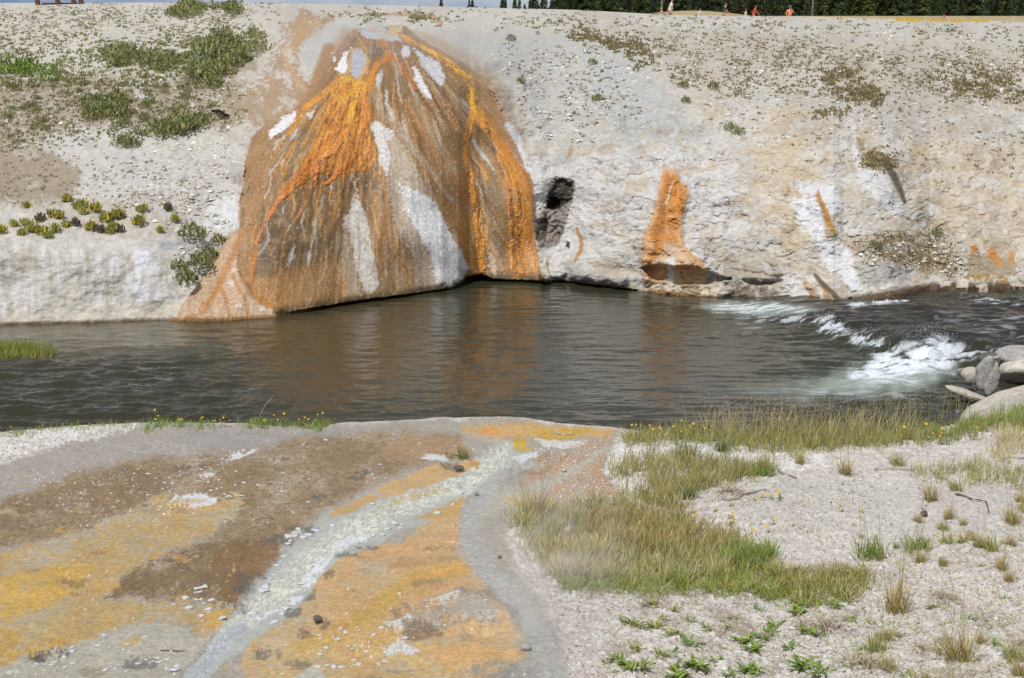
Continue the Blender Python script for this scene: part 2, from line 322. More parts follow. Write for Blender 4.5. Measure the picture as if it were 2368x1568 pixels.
fp.P([(1712, 600), (1790, 590), (1810, 640), (1770, 660), (1725, 650)], (172, 163, 148), .8, 8, 6)
fp.P([(1700, 655), (1790, 662), (1812, 690), (1780, 696), (1700, 688)], (120, 105, 84), .8, 5, 6, 4, tex=.2)
fp.P([(1440, 560), (1500, 560), (1486, 640), (1440, 640)], (190, 186, 178), .6, 8, 6)
fp.P([(1300, 600), (1420, 610), (1460, 660), (1380, 665), (1300, 652)], (176, 170, 163), .8, 8, 8, 4)
rz = sstep(1260, 1420, u_) * sstep(180, 300, v_); nA = fbm((u_ + 40 * n_mid) / 60, (v_ + 40 * n_big) / 34, 4, 121); nB = fbm((u_ + 30 * n_mid) / 26, v_ / 40, 4, 123); allF = np.arange(u_.size)
fp.mix(allF, rz * sstep(.08, .4, nA) * .55, (186, 166, 136)); fp.mix(allF, rz * sstep(.1, .4, -nA) * .5, (218, 216, 213)); fp.mix(allF, rz * sstep(.18, .42, nB) * .45, (158, 142, 122)); fp.mix(allF, rz * sstep(.2, .45, -nB) * .4, (206, 184, 150))
lz = sstep(640, 560, u_); fp.mix(allF, lz * sstep(.12, .4, nB) * .35, (172, 160, 142)); fp.mix(allF, lz * sstep(.15, .45, -nA) * .35, (216, 213, 207))
fp.fm = 1
fp.P([(1827, 459), (1883, 452), (1894, 486), (1905, 521), (1921, 550), (1961, 574), (1974, 614), (1996, 668), (1974, 673), (1921, 620), (1883, 560), (1841, 507)], (226, 226, 228), .85, 7, 9, 4)
fp.P([(1840, 425), (1930, 428), (1945, 470), (1925, 500), (1905, 480), (1895, 445), (1850, 450)], (221, 221, 222), .75, 6, 6); fp.P([(1965, 330), (1985, 345), (1995, 395), (2040, 400), (2090, 480), (2080, 520), (2040, 470), (1985, 420)], (214, 214, 213), .65, 8, 8)
fp.L([(2052, 381), (2070, 415), (2092, 467)], [7, 8, 4], (96, 90, 84), .8, .5); fp.P([(1985, 600), (2060, 605), (2108, 622), (2125, 640), (2060, 655), (2000, 660), (1978, 620)], (184, 181, 174), .8, 6, 6)
fp.P([(1815, 640), (1850, 650), (1880, 640), (1905, 680), (1860, 695), (1800, 680)], (220, 217, 211), .75, 8, 6)
# brown algae line, wet band of the right shore
i, m, *_ = fp.line([(u, float(wl(u)) - 2) for u in range(-100, 2420, 20)], 5, .7, 0, 2.5); fp.mix(i, m * .9, (112, 92, 62), .35)
i, m, *_ = fp.line([(u, float(wl(u)) - 5) for u in range(1930, 2420, 20)], 9, .6, 4, 3); fp.mix(i, m * .9, (92, 72, 48), .3)
i, m, *_ = fp.line([(u, float(wl(u)) - 6) for u in range(1250, 1480, 10)], 8, .6, 4, 3); fp.mix(i, m * .7, (96, 80, 60), .4)
# ------------------------------------------------------------------ cave and hollow beside the mound: grey rock, with the inner shade painted dark
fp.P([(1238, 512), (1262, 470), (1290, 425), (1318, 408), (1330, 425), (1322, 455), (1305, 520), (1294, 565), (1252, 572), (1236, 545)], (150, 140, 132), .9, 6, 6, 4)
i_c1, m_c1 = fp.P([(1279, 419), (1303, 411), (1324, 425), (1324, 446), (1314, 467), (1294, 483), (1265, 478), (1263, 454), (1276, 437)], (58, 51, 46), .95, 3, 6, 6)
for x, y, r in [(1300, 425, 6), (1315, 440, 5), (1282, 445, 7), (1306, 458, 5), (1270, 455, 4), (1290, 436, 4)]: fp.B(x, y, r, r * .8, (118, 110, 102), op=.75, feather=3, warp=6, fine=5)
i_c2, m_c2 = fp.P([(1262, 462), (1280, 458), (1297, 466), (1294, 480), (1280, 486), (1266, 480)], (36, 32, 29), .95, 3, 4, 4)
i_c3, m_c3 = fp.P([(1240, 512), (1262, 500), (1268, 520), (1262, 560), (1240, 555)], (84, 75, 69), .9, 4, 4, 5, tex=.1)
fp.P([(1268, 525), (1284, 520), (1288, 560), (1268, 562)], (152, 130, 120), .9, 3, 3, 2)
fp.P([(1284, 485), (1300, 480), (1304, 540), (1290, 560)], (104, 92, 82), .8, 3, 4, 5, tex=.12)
fp.P([(1322, 425), (1330, 432), (1322, 470), (1314, 472)], (122, 116, 84), .7, 3, 3)
fp.B(1313, 567, 5, 9, (72, 64, 58), feather=2, warp=2)  # small hole given only by its painted inner shade
fp.L([(1333, 528), (1344, 552), (1342, 580), (1328, 604)], [3, 5, 5, 3], (182, 136, 84), .9)
i_b1, m_b1 = fp.poly([(1250, 625), (1262, 600), (1272, 640), (1278, 655), (1250, 655)], 3, 2); fp.mix(i_b1, m_b1, (208, 198, 180))
# hole on the left slope, its inner shadow painted in besides the relief
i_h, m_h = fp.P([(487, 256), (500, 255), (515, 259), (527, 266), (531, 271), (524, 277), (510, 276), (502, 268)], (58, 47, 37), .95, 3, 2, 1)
# ------------------------------------------------------------------ small orange cone with its undercut ledge
CONE = [(1534, 391), (1558, 390), (1569, 398), (1574, 419), (1586, 425), (1594, 451), (1585, 481), (1577, 508), (1579, 540), (1584, 570), (1603, 588), (1625, 600), (1632, 628), (1630, 655), (1490, 655), (1483, 615), (1484, 588), (1485, 551), (1499, 524), (1510, 486), (1512, 459), (1520, 425), (1528, 408)]
fp.P(CONE, (213, 168, 122), .95, 3, 3, 2, rough=.5)
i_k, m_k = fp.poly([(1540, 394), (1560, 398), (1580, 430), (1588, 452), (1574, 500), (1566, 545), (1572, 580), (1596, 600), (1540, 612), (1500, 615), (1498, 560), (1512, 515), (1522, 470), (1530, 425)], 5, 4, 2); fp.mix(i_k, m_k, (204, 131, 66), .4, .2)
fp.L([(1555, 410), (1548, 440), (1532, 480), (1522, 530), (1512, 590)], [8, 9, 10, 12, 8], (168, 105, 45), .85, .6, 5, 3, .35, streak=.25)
fp.L([(1560, 420), (1566, 460), (1560, 520)], [4, 5, 3], (222, 140, 62), .8)
fp.L([(1556, 425), (1540, 470)], [2, 2], (226, 205, 180), .8); fp.L([(1521, 430), (1516, 465)], [4, 3], (208, 205, 200), .8)
fp.L([(1562, 425), (1563, 455)], [1.5, 1.5], (108, 64, 28), .8)
fp.P([(1535, 560), (1560, 560), (1590, 596), (1600, 612), (1535, 612)], (214, 190, 160), .8, 5, 5)
fp.P([(1541, 596), (1559, 596), (1558, 655), (1544, 655)], (220, 220, 222), .95, 2, 2)
fp.P([(1520, 597), (1540, 595), (1540, 610), (1500, 612)], (214, 198, 176), .8, 3, 3)
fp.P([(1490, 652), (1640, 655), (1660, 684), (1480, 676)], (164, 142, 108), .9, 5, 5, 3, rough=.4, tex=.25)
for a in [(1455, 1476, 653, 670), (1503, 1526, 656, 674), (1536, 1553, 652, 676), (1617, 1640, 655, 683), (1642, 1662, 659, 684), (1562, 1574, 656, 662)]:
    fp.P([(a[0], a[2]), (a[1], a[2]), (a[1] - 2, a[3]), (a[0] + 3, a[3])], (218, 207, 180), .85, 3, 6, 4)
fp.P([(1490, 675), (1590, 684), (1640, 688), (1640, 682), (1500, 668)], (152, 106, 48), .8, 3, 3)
# smaller ochre seeps further right
fp.P([(1892, 438), (1900, 462), (1910, 480), (1921, 502), (1925, 518), (1933, 537), (1930, 545), (1921, 538), (1908, 518), (1905, 499), (1894, 475), (1886, 451)], (188, 138, 78), .95, 2, 3, 2)
fp.P([(1910, 520), (1922, 540), (1916, 560), (1905, 552)], (182, 165, 140), .8, 4, 3)
for a in ((1842, 1852, 447, 460), (1868, 1872, 449, 460)): fp.P([(a[0], a[2]), (a[1], a[2]), (a[1], a[3]), (a[0], a[3])], (190, 160, 120), .7, 2, 3)
fp.L([(1884, 636), (1905, 662), (1935, 690)], [4, 7, 7], (104, 86, 62), .92, .4); fp.L([(1872, 640), (1895, 668), (1918, 694)], [2, 3, 3], (222, 205, 180), .9)
fp.L([(1860, 655), (1880, 680), (1900, 706)], [8, 10, 12], (186, 132, 72), .85, .6, 4, 3, streak=.3, sc=(30, 2)); fp.L([(1905, 672), (1912, 690), (1918, 708)], [4, 7, 8], (186, 122, 40), .9, .5, 3, 2, streak=.2, sc=(20, 2))
fp.L([(1850, 700), (1890, 710), (1940, 706)], [5, 5, 6], (98, 74, 44), .8)
fp.P([(2239, 592), (2262, 585), (2300, 600), (2346, 585), (2350, 638), (2234, 640)], (166, 150, 124), .9, 6, 6, 4)
fp.P([(2245, 570), (2254, 565), (2264, 585), (2246, 588)], (188, 124, 62), .95, 2, 3); fp.P([(2279, 578), (2300, 573), (2318, 612), (2310, 618), (2282, 594)], (202, 142, 82), .95, 2, 3); fp.P([(2330, 590), (2338, 578), (2348, 586), (2342, 612), (2328, 612)], (192, 146, 92), .95, 2, 3)
fp.P([(2228, 638), (2290, 634), (2332, 642), (2330, 652), (2280, 650), (2232, 646)], (172, 130, 56), .9, 3, 3, 3, tex=.2)
for a in [(2213, 2240, 650, 668), (2262, 2283, 653, 668), (2293, 2300, 650, 662), (2334, 2400, 650, 662), (2170, 2200, 648, 664)]:
    fp.P([(a[0], a[2]), (a[1], a[2] + 3), (a[1] - 2, a[3]), (a[0] + 3, a[3])], (214, 206, 186), .85, 4, 9, 4)
# ------------------------------------------------------------------ the big orange spring mound
MOUND = [(812, 72), (900, 62), (935, 62), (966, 84), (1000, 106), (1059, 138), (1093, 160), (1125, 185), (1150, 235), (1178, 286), (1196, 325), (1220, 392), (1234, 430), (1236, 543), (1249, 628), (1249, 662), (1100, 664), (1060, 690), (800, 730), (640, 750), (560, 750), (400, 750), (424, 706), (454, 669), (472, 639), (505, 583), (534, 540), (552, 530), (553, 500), (561, 430), (568, 384), (580, 320), (594, 302), (622, 288), (672, 266), (708, 236), (739, 184), (755, 150), (783, 105)]
i_m, m_m = fp.poly(MOUND, 4, 4, 2.5)
def in_mound(x, y):
    ins = np.zeros(len(x), bool); p = np.array(MOUND, float)
    for k in range(len(p)):
        a, b = p[k], p[(k + 1) % len(p)]
        if a[1] != b[1]: ins ^= ((a[1] > y) != (b[1] > y)) & (x < (b[0] - a[0]) * (y - a[1]) / (b[1] - a[1]) + a[0])
    return ins
q_s = (u_ - 872) / (36 + np.clip(v_ - 60, 0, 330) * .62 + np.clip(v_ - 390, 0, 400) * .22)      # fan coordinate down the fall line
ss1 = fbm(q_s * 16, v_ / 120, 4, 81); ss2 = fbm(q_s * 42, v_ / 70, 3, 83); ss3 = fbm(q_s * 7, v_ / 150, 3, 87)
fp.mix(i_m, m_m, (150, 116, 74), .32)
def MS(n, lo, hi, c, op, s=None, r=None): fp.mix(i_m, m_m * sstep(lo, hi, n[i_m]) * op, c, r)
MS(ss3, 0, .4, (170, 118, 62), .8); MS(-ss3, .05, .45, (124, 98, 62), .75); MS(ss1, .1, .45, (168, 146, 114), .65); MS(-ss1, .15, .5, (158, 98, 42), .7); MS(ss2, .15, .5, (110, 84, 50), .35); MS(-ss2, .2, .5, (186, 148, 100), .35)
def MP(pts, c, op=.9, feather=5, warp=5, fine=2.5, rough=None, tex=0.0):
    return fp.P(pts, c, op, feather + 2, warp, fine, rough, tex, lace=.75)
fp.L([(960, 78), (1010, 100), (1070, 135), (1130, 180), (1165, 235), (1190, 290), (1212, 350)], [10, 14, 16, 18, 18, 16, 10], (170, 146, 122), .6, .9, 6, 4)
fp.L([(800, 80), (770, 115), (742, 165), (715, 215), (670, 262), (610, 296)], [12, 14, 14, 12, 9, 6], (166, 132, 96), .6, .9, 6, 4)
# left flank and skirt
MP([(580, 320), (622, 290), (640, 330), (622, 400), (610, 470), (580, 520), (556, 540), (560, 430)], (176, 136, 94), .8, 12, 6, tex=.3)
i_sk, m_sk = MP([(400, 748), (424, 706), (472, 639), (505, 583), (534, 540), (552, 532), (548, 600), (560, 650), (590, 690), (650, 718), (640, 745)], (196, 166, 134), .95, 5, 5, 3)
for p, w in [([(558, 545), (530, 605), (505, 660), (470, 720), (415, 742)], [6, 7, 9, 6, 4]), ([(505, 650), (520, 690), (532, 735)], [3, 4, 4]), ([(530, 610), (550, 660), (570, 700), (572, 735)], [3, 3, 4, 4]), ([(470, 700), (440, 738)], 3)]:
    fp.L(p, w, (184, 124, 68), .85, .6, 4, 2)
for x, y, r in [(535, 655, 9), (552, 705, 8), (608, 712, 9), (612, 698, 5), (455, 720, 5), (540, 625, 7), (580, 712, 5)]: fp.B(x, y, r, r * .8, (214, 206, 198), op=.8, feather=3, warp=4)
# dark olive fields
MP([(596, 580), (612, 520), (660, 460), (700, 430), (745, 385), (800, 380), (840, 400), (815, 450), (790, 520), (760, 600), (700, 640), (640, 650), (600, 640)], (112, 86, 52), .85, 14, 8, 4, .4, tex=.35)
MP([(600, 560), (625, 505), (650, 480), (655, 540), (630, 610), (600, 612)], (88, 66, 40), .8, 8, 6, 4, tex=.3)
MP([(745, 380), (800, 310), (870, 360), (880, 440), (850, 440), (800, 420)], (104, 78, 48), .7, 10, 8, 4, tex=.3)
MP([(640, 640), (720, 600), (790, 640), (760, 720), (650, 735), (600, 690), (580, 650)], (156, 112, 62), .7, 16, 8, 3, tex=.35)
MP([(560, 640), (590, 640), (640, 690), (660, 722), (620, 712), (580, 690)], (176, 120, 64), .75, 8, 5)
MP([(890, 125), (930, 150), (985, 235), (1040, 330), (1070, 420), (1078, 500), (1040, 440), (960, 350), (890, 290), (860, 220), (870, 160)], (150, 116, 72), .7, 10, 6, tex=.2)
MP([(1025, 170), (1075, 200), (1080, 260), (1070, 330), (1075, 430), (1050, 380), (1020, 270), (1020, 200)], (142, 106, 58), .8, 10, 6)
MP([(880, 170), (935, 170), (960, 240), (930, 260), (890, 230)], (122, 96, 62), .7, 10, 8, tex=.2)
MP([(850, 90), (880, 85), (900, 110), (890, 140), (860, 150), (846, 125)], (116, 96, 68), .8, 6, 6, tex=.15)
MP([(1104, 290), (1130, 300), (1140, 330), (1120, 325)], (106, 78, 46), .8, 5, 4)
MP([(1120, 330), (1155, 370), (1160, 440), (1165, 620), (1125, 640), (1115, 520), (1105, 440), (1095, 380)], (160, 136, 104), .9, 6, 4, 2, tex=.2)
MP([(1130, 400), (1160, 420), (1162, 500), (1130, 480), (1115, 430)], (126, 98, 60), .7, 8, 5)
MP([(1128, 570), (1142, 565), (1150, 585), (1146, 640), (1126, 620)], (212, 186, 156), .85, 4, 4)
fp.L([(760, 110), (740, 160), (712, 235), (650, 280)], [12, 12, 8, 6], (162, 118, 70), .7)
fp.L([(1120, 190), (1150, 260), (1175, 330), (1200, 400)], [14, 14, 10, 8], (178, 140, 100), .6, .8, 5, 3)
fp.L([(1175, 290), (1200, 330), (1222, 392)], [7, 8, 6], (214, 214, 215), .85, .5)
# a multitude of thin branching trickles down the fall line
rw = np.random.default_rng(23); q_of = lambda y: 36 + min(max(y - 60, 0), 330) * .62 + max(y - 390, 0) * .22
for k in range(230):
    q = rw.uniform(-1.05, 1.35); y = rw.uniform(100, 560); n = int(rw.integers(4, 9)); pts = []
    for j in range(n): pts.append((872 + q * q_of(y), y)); q += rw.normal(0, .028); y += rw.uniform(12, 30)
    inside = in_mound(np.array([a for a, b in pts]), np.array([b for a, b in pts]))
    pts = [p for p, z in zip(pts, inside) if z]
    if len(pts) < 3: continue
    hot = (pts[0][0] < 880 and 180 < pts[0][1] < 430) or pts[0][0] > 1075
    c = [(212, 146, 58), (178, 120, 56), (120, 84, 46), (186, 164, 132), (98, 72, 42), (206, 196, 182), (158, 104, 48), (148, 124, 88)][int(rw.choice(8, p=[.24, .2, .16, .06, .1, .04, .14, .06] if hot else [.05, .14, .18, .2, .14, .08, .11, .10]))]
    fp.L(pts, [rw.uniform(.5, 1.2)] + [rw.uniform(1.2, 3.4)] * (len(pts) - 2) + [rw.uniform(.4, 1.2)], c, rw.uniform(.45, .85), .8, 4, 3.5)
# brown bands of the right valley
fp.L([(895, 290), (945, 346), (990, 384), (1030, 445), (1068, 515), (1098, 600), (1110, 640)], [7, 9, 12, 16, 20, 22, 18], (152, 104, 48), .9, .5, 4, 2, streak=.3, sc=(80, 4))
fp.L([(860, 215), (890, 270), (950, 340), (1010, 410), (1060, 490)], [5, 7, 7, 7, 7], (176, 164, 146), .65, .6, 4, 2, streak=.2)
fp.L([(930, 230), (970, 300), (1030, 390), (1075, 470)], [5, 6, 6, 4], (164, 100, 44), .6, .6)
fp.L([(955, 230), (1000, 310), (1050, 400)], [8, 9, 6], (172, 150, 112), .5, .8)
# pale pinkish apron and white strips
MP([(862, 300), (905, 305), (945, 350), (965, 400), (990, 450), (1035, 540), (1075, 630), (1040, 672), (985, 665), (960, 600), (915, 520), (895, 440), (885, 380)], (182, 164, 142), .92, 8, 5, 3)
MP([(905, 500), (940, 520), (985, 600), (1005, 665), (960, 670), (930, 600)], (168, 150, 128), .6, 10, 6, tex=.25)
i_w, m_w = MP([(923, 425), (964, 440), (1005, 467), (1040, 536), (1062, 575), (1082, 622), (1066, 654), (1034, 673), (1009, 660), (996, 590), (964, 536), (939, 490)], (222, 222, 222), .97, 3, 4, 3, .75)
MP([(856, 287), (872, 279), (907, 303), (909, 318), (894, 327), (903, 368), (893, 406), (876, 370), (870, 320)], (216, 212, 206), .95, 3, 5, 3, .75)
i_w2, m_w2 = MP([(825, 450), (834, 470), (849, 505), (855, 559), (868, 606), (877, 661), (852, 686), (840, 670), (821, 606), (809, 540), (796, 515), (808, 482)], (210, 203, 194), .95, 4, 6, 4, .75)
fp.mix(i_w, m_w * sstep(.0, .4, fp.f1[i_w] + n_mid[i_w]) * .6, (184, 178, 170)); fp.mix(i_w2, m_w2 * sstep(.0, .35, fp.f1[i_w2] + n_mid[i_w2]) * .7, (182, 168, 150))
MP([(796, 520), (808, 540), (830, 660), (842, 690), (800, 690), (785, 620)], (178, 160, 136), .7, 8, 5)
MP([(774, 165), (796, 124), (812, 112), (802, 136), (806, 162), (793, 171)], (222, 222, 224), .97, 2, 4, 3, .75)
MP([(815, 114), (837, 111), (850, 133), (842, 171), (823, 187), (806, 165)], (172, 174, 180), .95, 3, 4, 3, .75)
fp.B(773, 136, 4, 7, (220, 220, 222), feather=2, warp=2)
fp.B(938, 118, 9, 14, (214, 214, 216), op=.9, feather=3, warp=4)
MP([(952, 111), (974, 124), (1015, 143), (1029, 178), (1021, 205), (996, 182), (970, 145)], (192, 191, 193), .95, 3, 4, 2, .75)
MP([(953, 153), (964, 157), (988, 203), (998, 228), (986, 230), (964, 192)], (222, 221, 221), .95, 2, 3, 2, .75)
MP([(868, 175), (882, 160), (884, 185), (874, 208), (868, 200)], (206, 200, 192), .85, 3, 4, 2)
MP([(622, 305), (656, 270), (687, 255), (682, 278), (656, 301), (625, 324)], (224, 223, 224), .97, 2, 4, 2, .75)
MP([(707, 267), (730, 245), (718, 276)], (212, 206, 202), .9, 2, 3)
for x, y, rx, ry in [(640, 334, 5, 8), (657, 318, 4, 5), (652, 375, 3, 5), (680, 310, 6, 9), (790, 345, 3, 7), (765, 430, 3, 7), (812, 405, 4, 10), (1105, 345, 6, 16), (1145, 335, 7, 13), (1098, 415, 4, 24), (1128, 375, 4, 14), (1185, 355, 5, 22), (1075, 240, 4, 7), (895, 235, 5, 16), (905, 265, 7, 12), (1125, 300, 5, 6), (655, 485, 3, 6), (668, 530, 3, 6), (715, 595, 6, 12), (675, 590, 7, 14), (726, 540, 5, 22)]:
    k = (x - 872) / max(y - 30, 60) * .8; fp.L([(x - k * ry * 1.5, y - ry * 1.5), (x, y), (x + k * ry * 1.5, y + ry * 1.5)], [rx * .25, rx * .8, rx * .3], (206, 202, 196), .8, .9, 4, 5)
fp.P([(825, 72), (880, 62), (915, 75), (930, 95), (890, 95), (850, 88)], (196, 194, 192), .9, 4, 4)
fp.P([(895, 62), (930, 62), (930, 74), (905, 76)], (202, 186, 140), .9, 3, 2)
# orange streams: (path, half widths, colour, opacity, streak)
OR = [([(905, 72), (940, 90), (975, 108), (1012, 128), (1050, 152), (1080, 178), (1088, 205), (1092, 235), (1102, 268)], [5, 6, 5, 5, 7, 8, 9, 12, 16], (240, 168, 46), .98, .06),
 ([(1102, 262), (1120, 285), (1145, 315), (1172, 360), (1196, 405), (1206, 450), (1206, 520), (1203, 600), (1200, 652)], [12, 12, 12, 14, 18, 22, 22, 22, 22], (216, 136, 42), .95, .3),
 ([(1094, 265), (1078, 318), (1080, 370), (1092, 430), (1102, 500), (1110, 570), (1117, 648)], [10, 8, 9, 10, 9, 8, 6], (226, 142, 46), .96, .2),
 ([(1130, 270), (1165, 320), (1200, 385), (1222, 440), (1228, 540), (1240, 640)], [4, 5, 8, 9, 8, 10], (196, 122, 54), .85, .25),
 ([(1110, 275), (1140, 325), (1160, 380), (1178, 440), (1182, 520), (1186, 640)], [5, 4, 4, 5, 5, 6], (234, 150, 62), .8, .25),
 ([(885, 92), (892, 108), (902, 132), (876, 143), (862, 170), (858, 200)], [7, 8, 7, 7, 8, 8], (214, 128, 40), .92, .15),
 ([(902, 132), (925, 150), (945, 180), (958, 205)], [5, 6, 5, 4], (202, 112, 44), .8, .25),
 ([(800, 178), (775, 195), (745, 218), (705, 252), (685, 278), (672, 308)], [6, 9, 9, 9, 7, 4], (220, 142, 48), .95, .15),
 ([(822, 78), (832, 95), (835, 112), (812, 118), (806, 150), (802, 175)], [3, 3, 4, 4, 4, 6], (204, 152, 70), .75, .2),
 ([(845, 110), (850, 140), (838, 172), (825, 190)], [3, 3, 6, 6], (220, 158, 48), .85, .2),
 ([(905, 80), (870, 70), (850, 68)], [4, 3, 2], (214, 140, 52), .7, .2)]
for p, w, c, o, s in OR: fp.L(p, w, c, o, .55, 4, 3, .3, streak=s, sc=(40, 3.5))
i_f, m_f = MP([(783, 178), (805, 172), (840, 188), (855, 175), (862, 215), (845, 225), (862, 262), (856, 300), (868, 330), (868, 380), (850, 395), (800, 404), (742, 404), (685, 420), (640, 470), (648, 440), (700, 380), (715, 345), (742, 290), (748, 250), (766, 215)], (192, 116, 40), .92, 6, 7, 4, .3)
nf1 = fbm(q_s[i_f] * 26, v_[i_f] / 30, 4, 91); nf2 = fbm(u_[i_f] / 7, v_[i_f] / 8, 3, 93)
fp.mix(i_f, m_f * sstep(.05, .35, nf1) * .9 * sstep(430, 300, v_[i_f]), (222, 158, 44)); fp.mix(i_f, m_f * sstep(.15, .45, -nf1) * .85, (120, 72, 30)); fp.mix(i_f, m_f * sstep(.2, .5, nf2) * .6, (236, 130, 40)); fp.mix(i_f, m_f * sstep(.25, .5, -nf2) * .6, (96, 62, 30))
MP([(785, 178), (806, 172), (835, 186), (850, 190), (840, 230), (815, 215), (800, 240), (770, 220)], (218, 168, 66), .75, 6, 6, 4, tex=.2)
OR2 = [([(820, 195), (822, 225), (815, 262), (800, 300)], [7, 8, 7, 4], (232, 170, 52), .8), ([(845, 230), (850, 268), (838, 290)], [8, 9, 7], (226, 132, 48), .85),
 ([(800, 305), (775, 345), (748, 362)], [5, 9, 7], (238, 146, 74), .9), ([(735, 385), (728, 420), (722, 432)], [5, 7, 6], (240, 138, 70), .9), ([(848, 352), (854, 380), (858, 392)], [5, 6, 3], (240, 160, 92), .9),
 ([(818, 366), (786, 392), (762, 420), (748, 432)], [4, 6, 4, 2], (222, 116, 40), .9), ([(668, 432), (640, 470), (606, 521), (594, 562), (584, 606), (580, 640)], [10, 6, 4, 4, 4, 4], (222, 124, 48), .93), ([(720, 400), (680, 432), (650, 460)], [9, 8, 5], (218, 128, 44), .85),
 ([(700, 430), (704, 470), (690, 500), (680, 520)], [4, 4, 3, 2], (206, 122, 52), .8), ([(780, 300), (720, 370), (670, 430)], [6, 7, 6], (206, 112, 34), .7), ([(580, 640), (592, 690), (620, 706)], [4, 6, 8], (196, 124, 58), .8)]
for p, w, c, o in OR2: fp.L(p, w, c, o, .6, 4, 3, .3, streak=.12, sc=(30, 3))
# dark cores of the right streams, and highlights painted into their colour
for p, w, c, o in [([(1180, 440), (1186, 520), (1190, 600), (1192, 648)], [4, 6, 5, 4], (98, 58, 22), .8), ([(1196, 420), (1202, 480), (1200, 560), (1210, 640)], [4, 6, 7, 5], (112, 64, 22), .8), ([(1104, 440), (1110, 510), (1116, 560)], [3, 6, 5], (104, 66, 24), .8), ([(1124, 285), (1132, 310), (1142, 345)], [4, 5, 4], (96, 66, 36), .8), ([(1086, 330), (1092, 380), (1098, 420)], [3, 3, 3], (116, 72, 34), .7),
 ([(1112, 480), (1116, 560), (1122, 640)], [2, 2, 2], (240, 160, 84), .8), ([(1176, 470), (1180, 560), (1184, 648)], [3, 2, 3], (240, 156, 80), .8), ([(1222, 560), (1232, 610), (1240, 645)], [4, 7, 9], (226, 160, 104), .85), ([(1200, 470), (1204, 560), (1208, 640)], [2, 2, 2], (236, 146, 62), .7), ([(1086, 205), (1092, 240), (1100, 262)], [4, 5, 5], (248, 186, 66), .7)]:
    fp.L(p, w, c, o, .6, 3, 2.5, .25, streak=.2, sc=(22, 2.5))
# glints of the wet crust painted in as white specks, algae hem at the waterline
gl = noise2(u_[i_m] / 1.7, v_[i_m] / 1.7, 97); fp.mix(i_m, m_m * sstep(.34, .46, gl) * .85 * sstep(-.3, .2, n_mid[i_m]), (216, 210, 202), .2)
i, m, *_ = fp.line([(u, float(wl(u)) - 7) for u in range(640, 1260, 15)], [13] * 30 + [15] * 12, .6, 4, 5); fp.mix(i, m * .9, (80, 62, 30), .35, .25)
i, m, *_ = fp.line([(u, float(wl(u)) - 2) for u in range(400, 660, 15)], 4, .6, 2, 2); fp.mix(i, m * .9, (150, 104, 50), .35)
hot = fp.col[:, 0] / (fp.col[:, 1] + 1e-4); fp.col[:, 1] *= 1 + .09 * sstep(1.6, 2.4, hot)
fp.col *= (.9 + .1 * np.bincount(i_m, m_m, u_.size))[:, None]
# ------------------------------------------------------------------ relief
mm = np.zeros(u_.size); mm[i_m] = m_m
rough_w = low * (1 - .9 * mm)
rel = (.30 - .10 * sstep(1250, 1400, u_)) * n_big * low * (1 - mm) + .30 * n_b2 * low * mm + .045 * n_mid * rough_w * (1 - .35 * sstep(440, 300, u_)) * (1 - .35 * sstep(1250, 1400, u_)) + .028 * n_lay * low * (1 - mm) * sstep(.02, .08, Sv) + .022 * n_f * low * (1 - .85 * mm) * (1 - .45 * sstep(1250, 1400, u_))
rel += mm * low * (.04 * ss3 + .018 * ss1 + .007 * ss2)
cr1 = np.abs(fbm((u_ + 60 * n_mid) / 70, (v_ + 70 * n_big + 25 * n_mid) / 30, 4, 101)); crk = sstep(.03, .0, cr1) * sstep(0.05, .3, fbm(u_ / 60, v_ / 45, 2, 103)) * (1 - mm) * low * sstep(900, 1300, u_)
lc = sstep(470, 400, u_) * sstep(500, 570, v_); rel *= 1 - .6 * lc; rel -= .035 * crk; fp.mix(np.arange(u_.size), crk * .75, (116, 102, 86))
terr = fbm((u_ + 80 * n_mid) / 140, (v_ + 60 * n_big) / 26, 2, 107); stp = (sstep(.05, .12, terr) - .5) * (1 - mm) * low * sstep(1250, 1500, u_); rel += .03 * stp
rel += .09 * mm * np.clip(fp.col[:, 0] - .32, 0, .4) * sstep(.25, .1, fp.col[:, 2])              # living orange mats stand proud
def addrel(i, m, d): rel[i] += m * d
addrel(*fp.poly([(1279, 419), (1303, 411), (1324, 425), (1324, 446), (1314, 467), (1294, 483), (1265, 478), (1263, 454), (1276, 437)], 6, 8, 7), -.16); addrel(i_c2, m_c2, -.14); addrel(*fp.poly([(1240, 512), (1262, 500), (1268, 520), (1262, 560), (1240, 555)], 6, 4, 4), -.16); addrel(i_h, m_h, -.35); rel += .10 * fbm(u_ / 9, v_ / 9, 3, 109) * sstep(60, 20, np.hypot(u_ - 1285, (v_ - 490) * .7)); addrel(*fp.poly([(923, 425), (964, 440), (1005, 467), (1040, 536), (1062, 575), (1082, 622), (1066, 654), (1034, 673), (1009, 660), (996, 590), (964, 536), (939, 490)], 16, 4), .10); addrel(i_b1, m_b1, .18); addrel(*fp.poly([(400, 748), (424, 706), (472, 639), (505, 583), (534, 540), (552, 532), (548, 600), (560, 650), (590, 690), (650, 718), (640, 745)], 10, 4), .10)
i, m = fp.poly(CONE, 10, 3); addrel(i, m, .12)
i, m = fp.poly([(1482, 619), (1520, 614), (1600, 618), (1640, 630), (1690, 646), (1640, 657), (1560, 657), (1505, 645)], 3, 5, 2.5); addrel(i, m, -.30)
i, m = fp.poly([(1480, 596), (1600, 598), (1640, 620), (1600, 618), (1520, 614), (1484, 618)], 6, 2); addrel(i, m, .08)
i, m = fp.poly([(1715, 605), (1785, 600), (1808, 630), (1775, 652), (1728, 645)], 9, 3); addrel(i, m, .14)
i, m, *_ = fp.line([(1722, 648), (1760, 657), (1805, 648)], 4, .8, 5, 2); addrel(i, m, -.16)
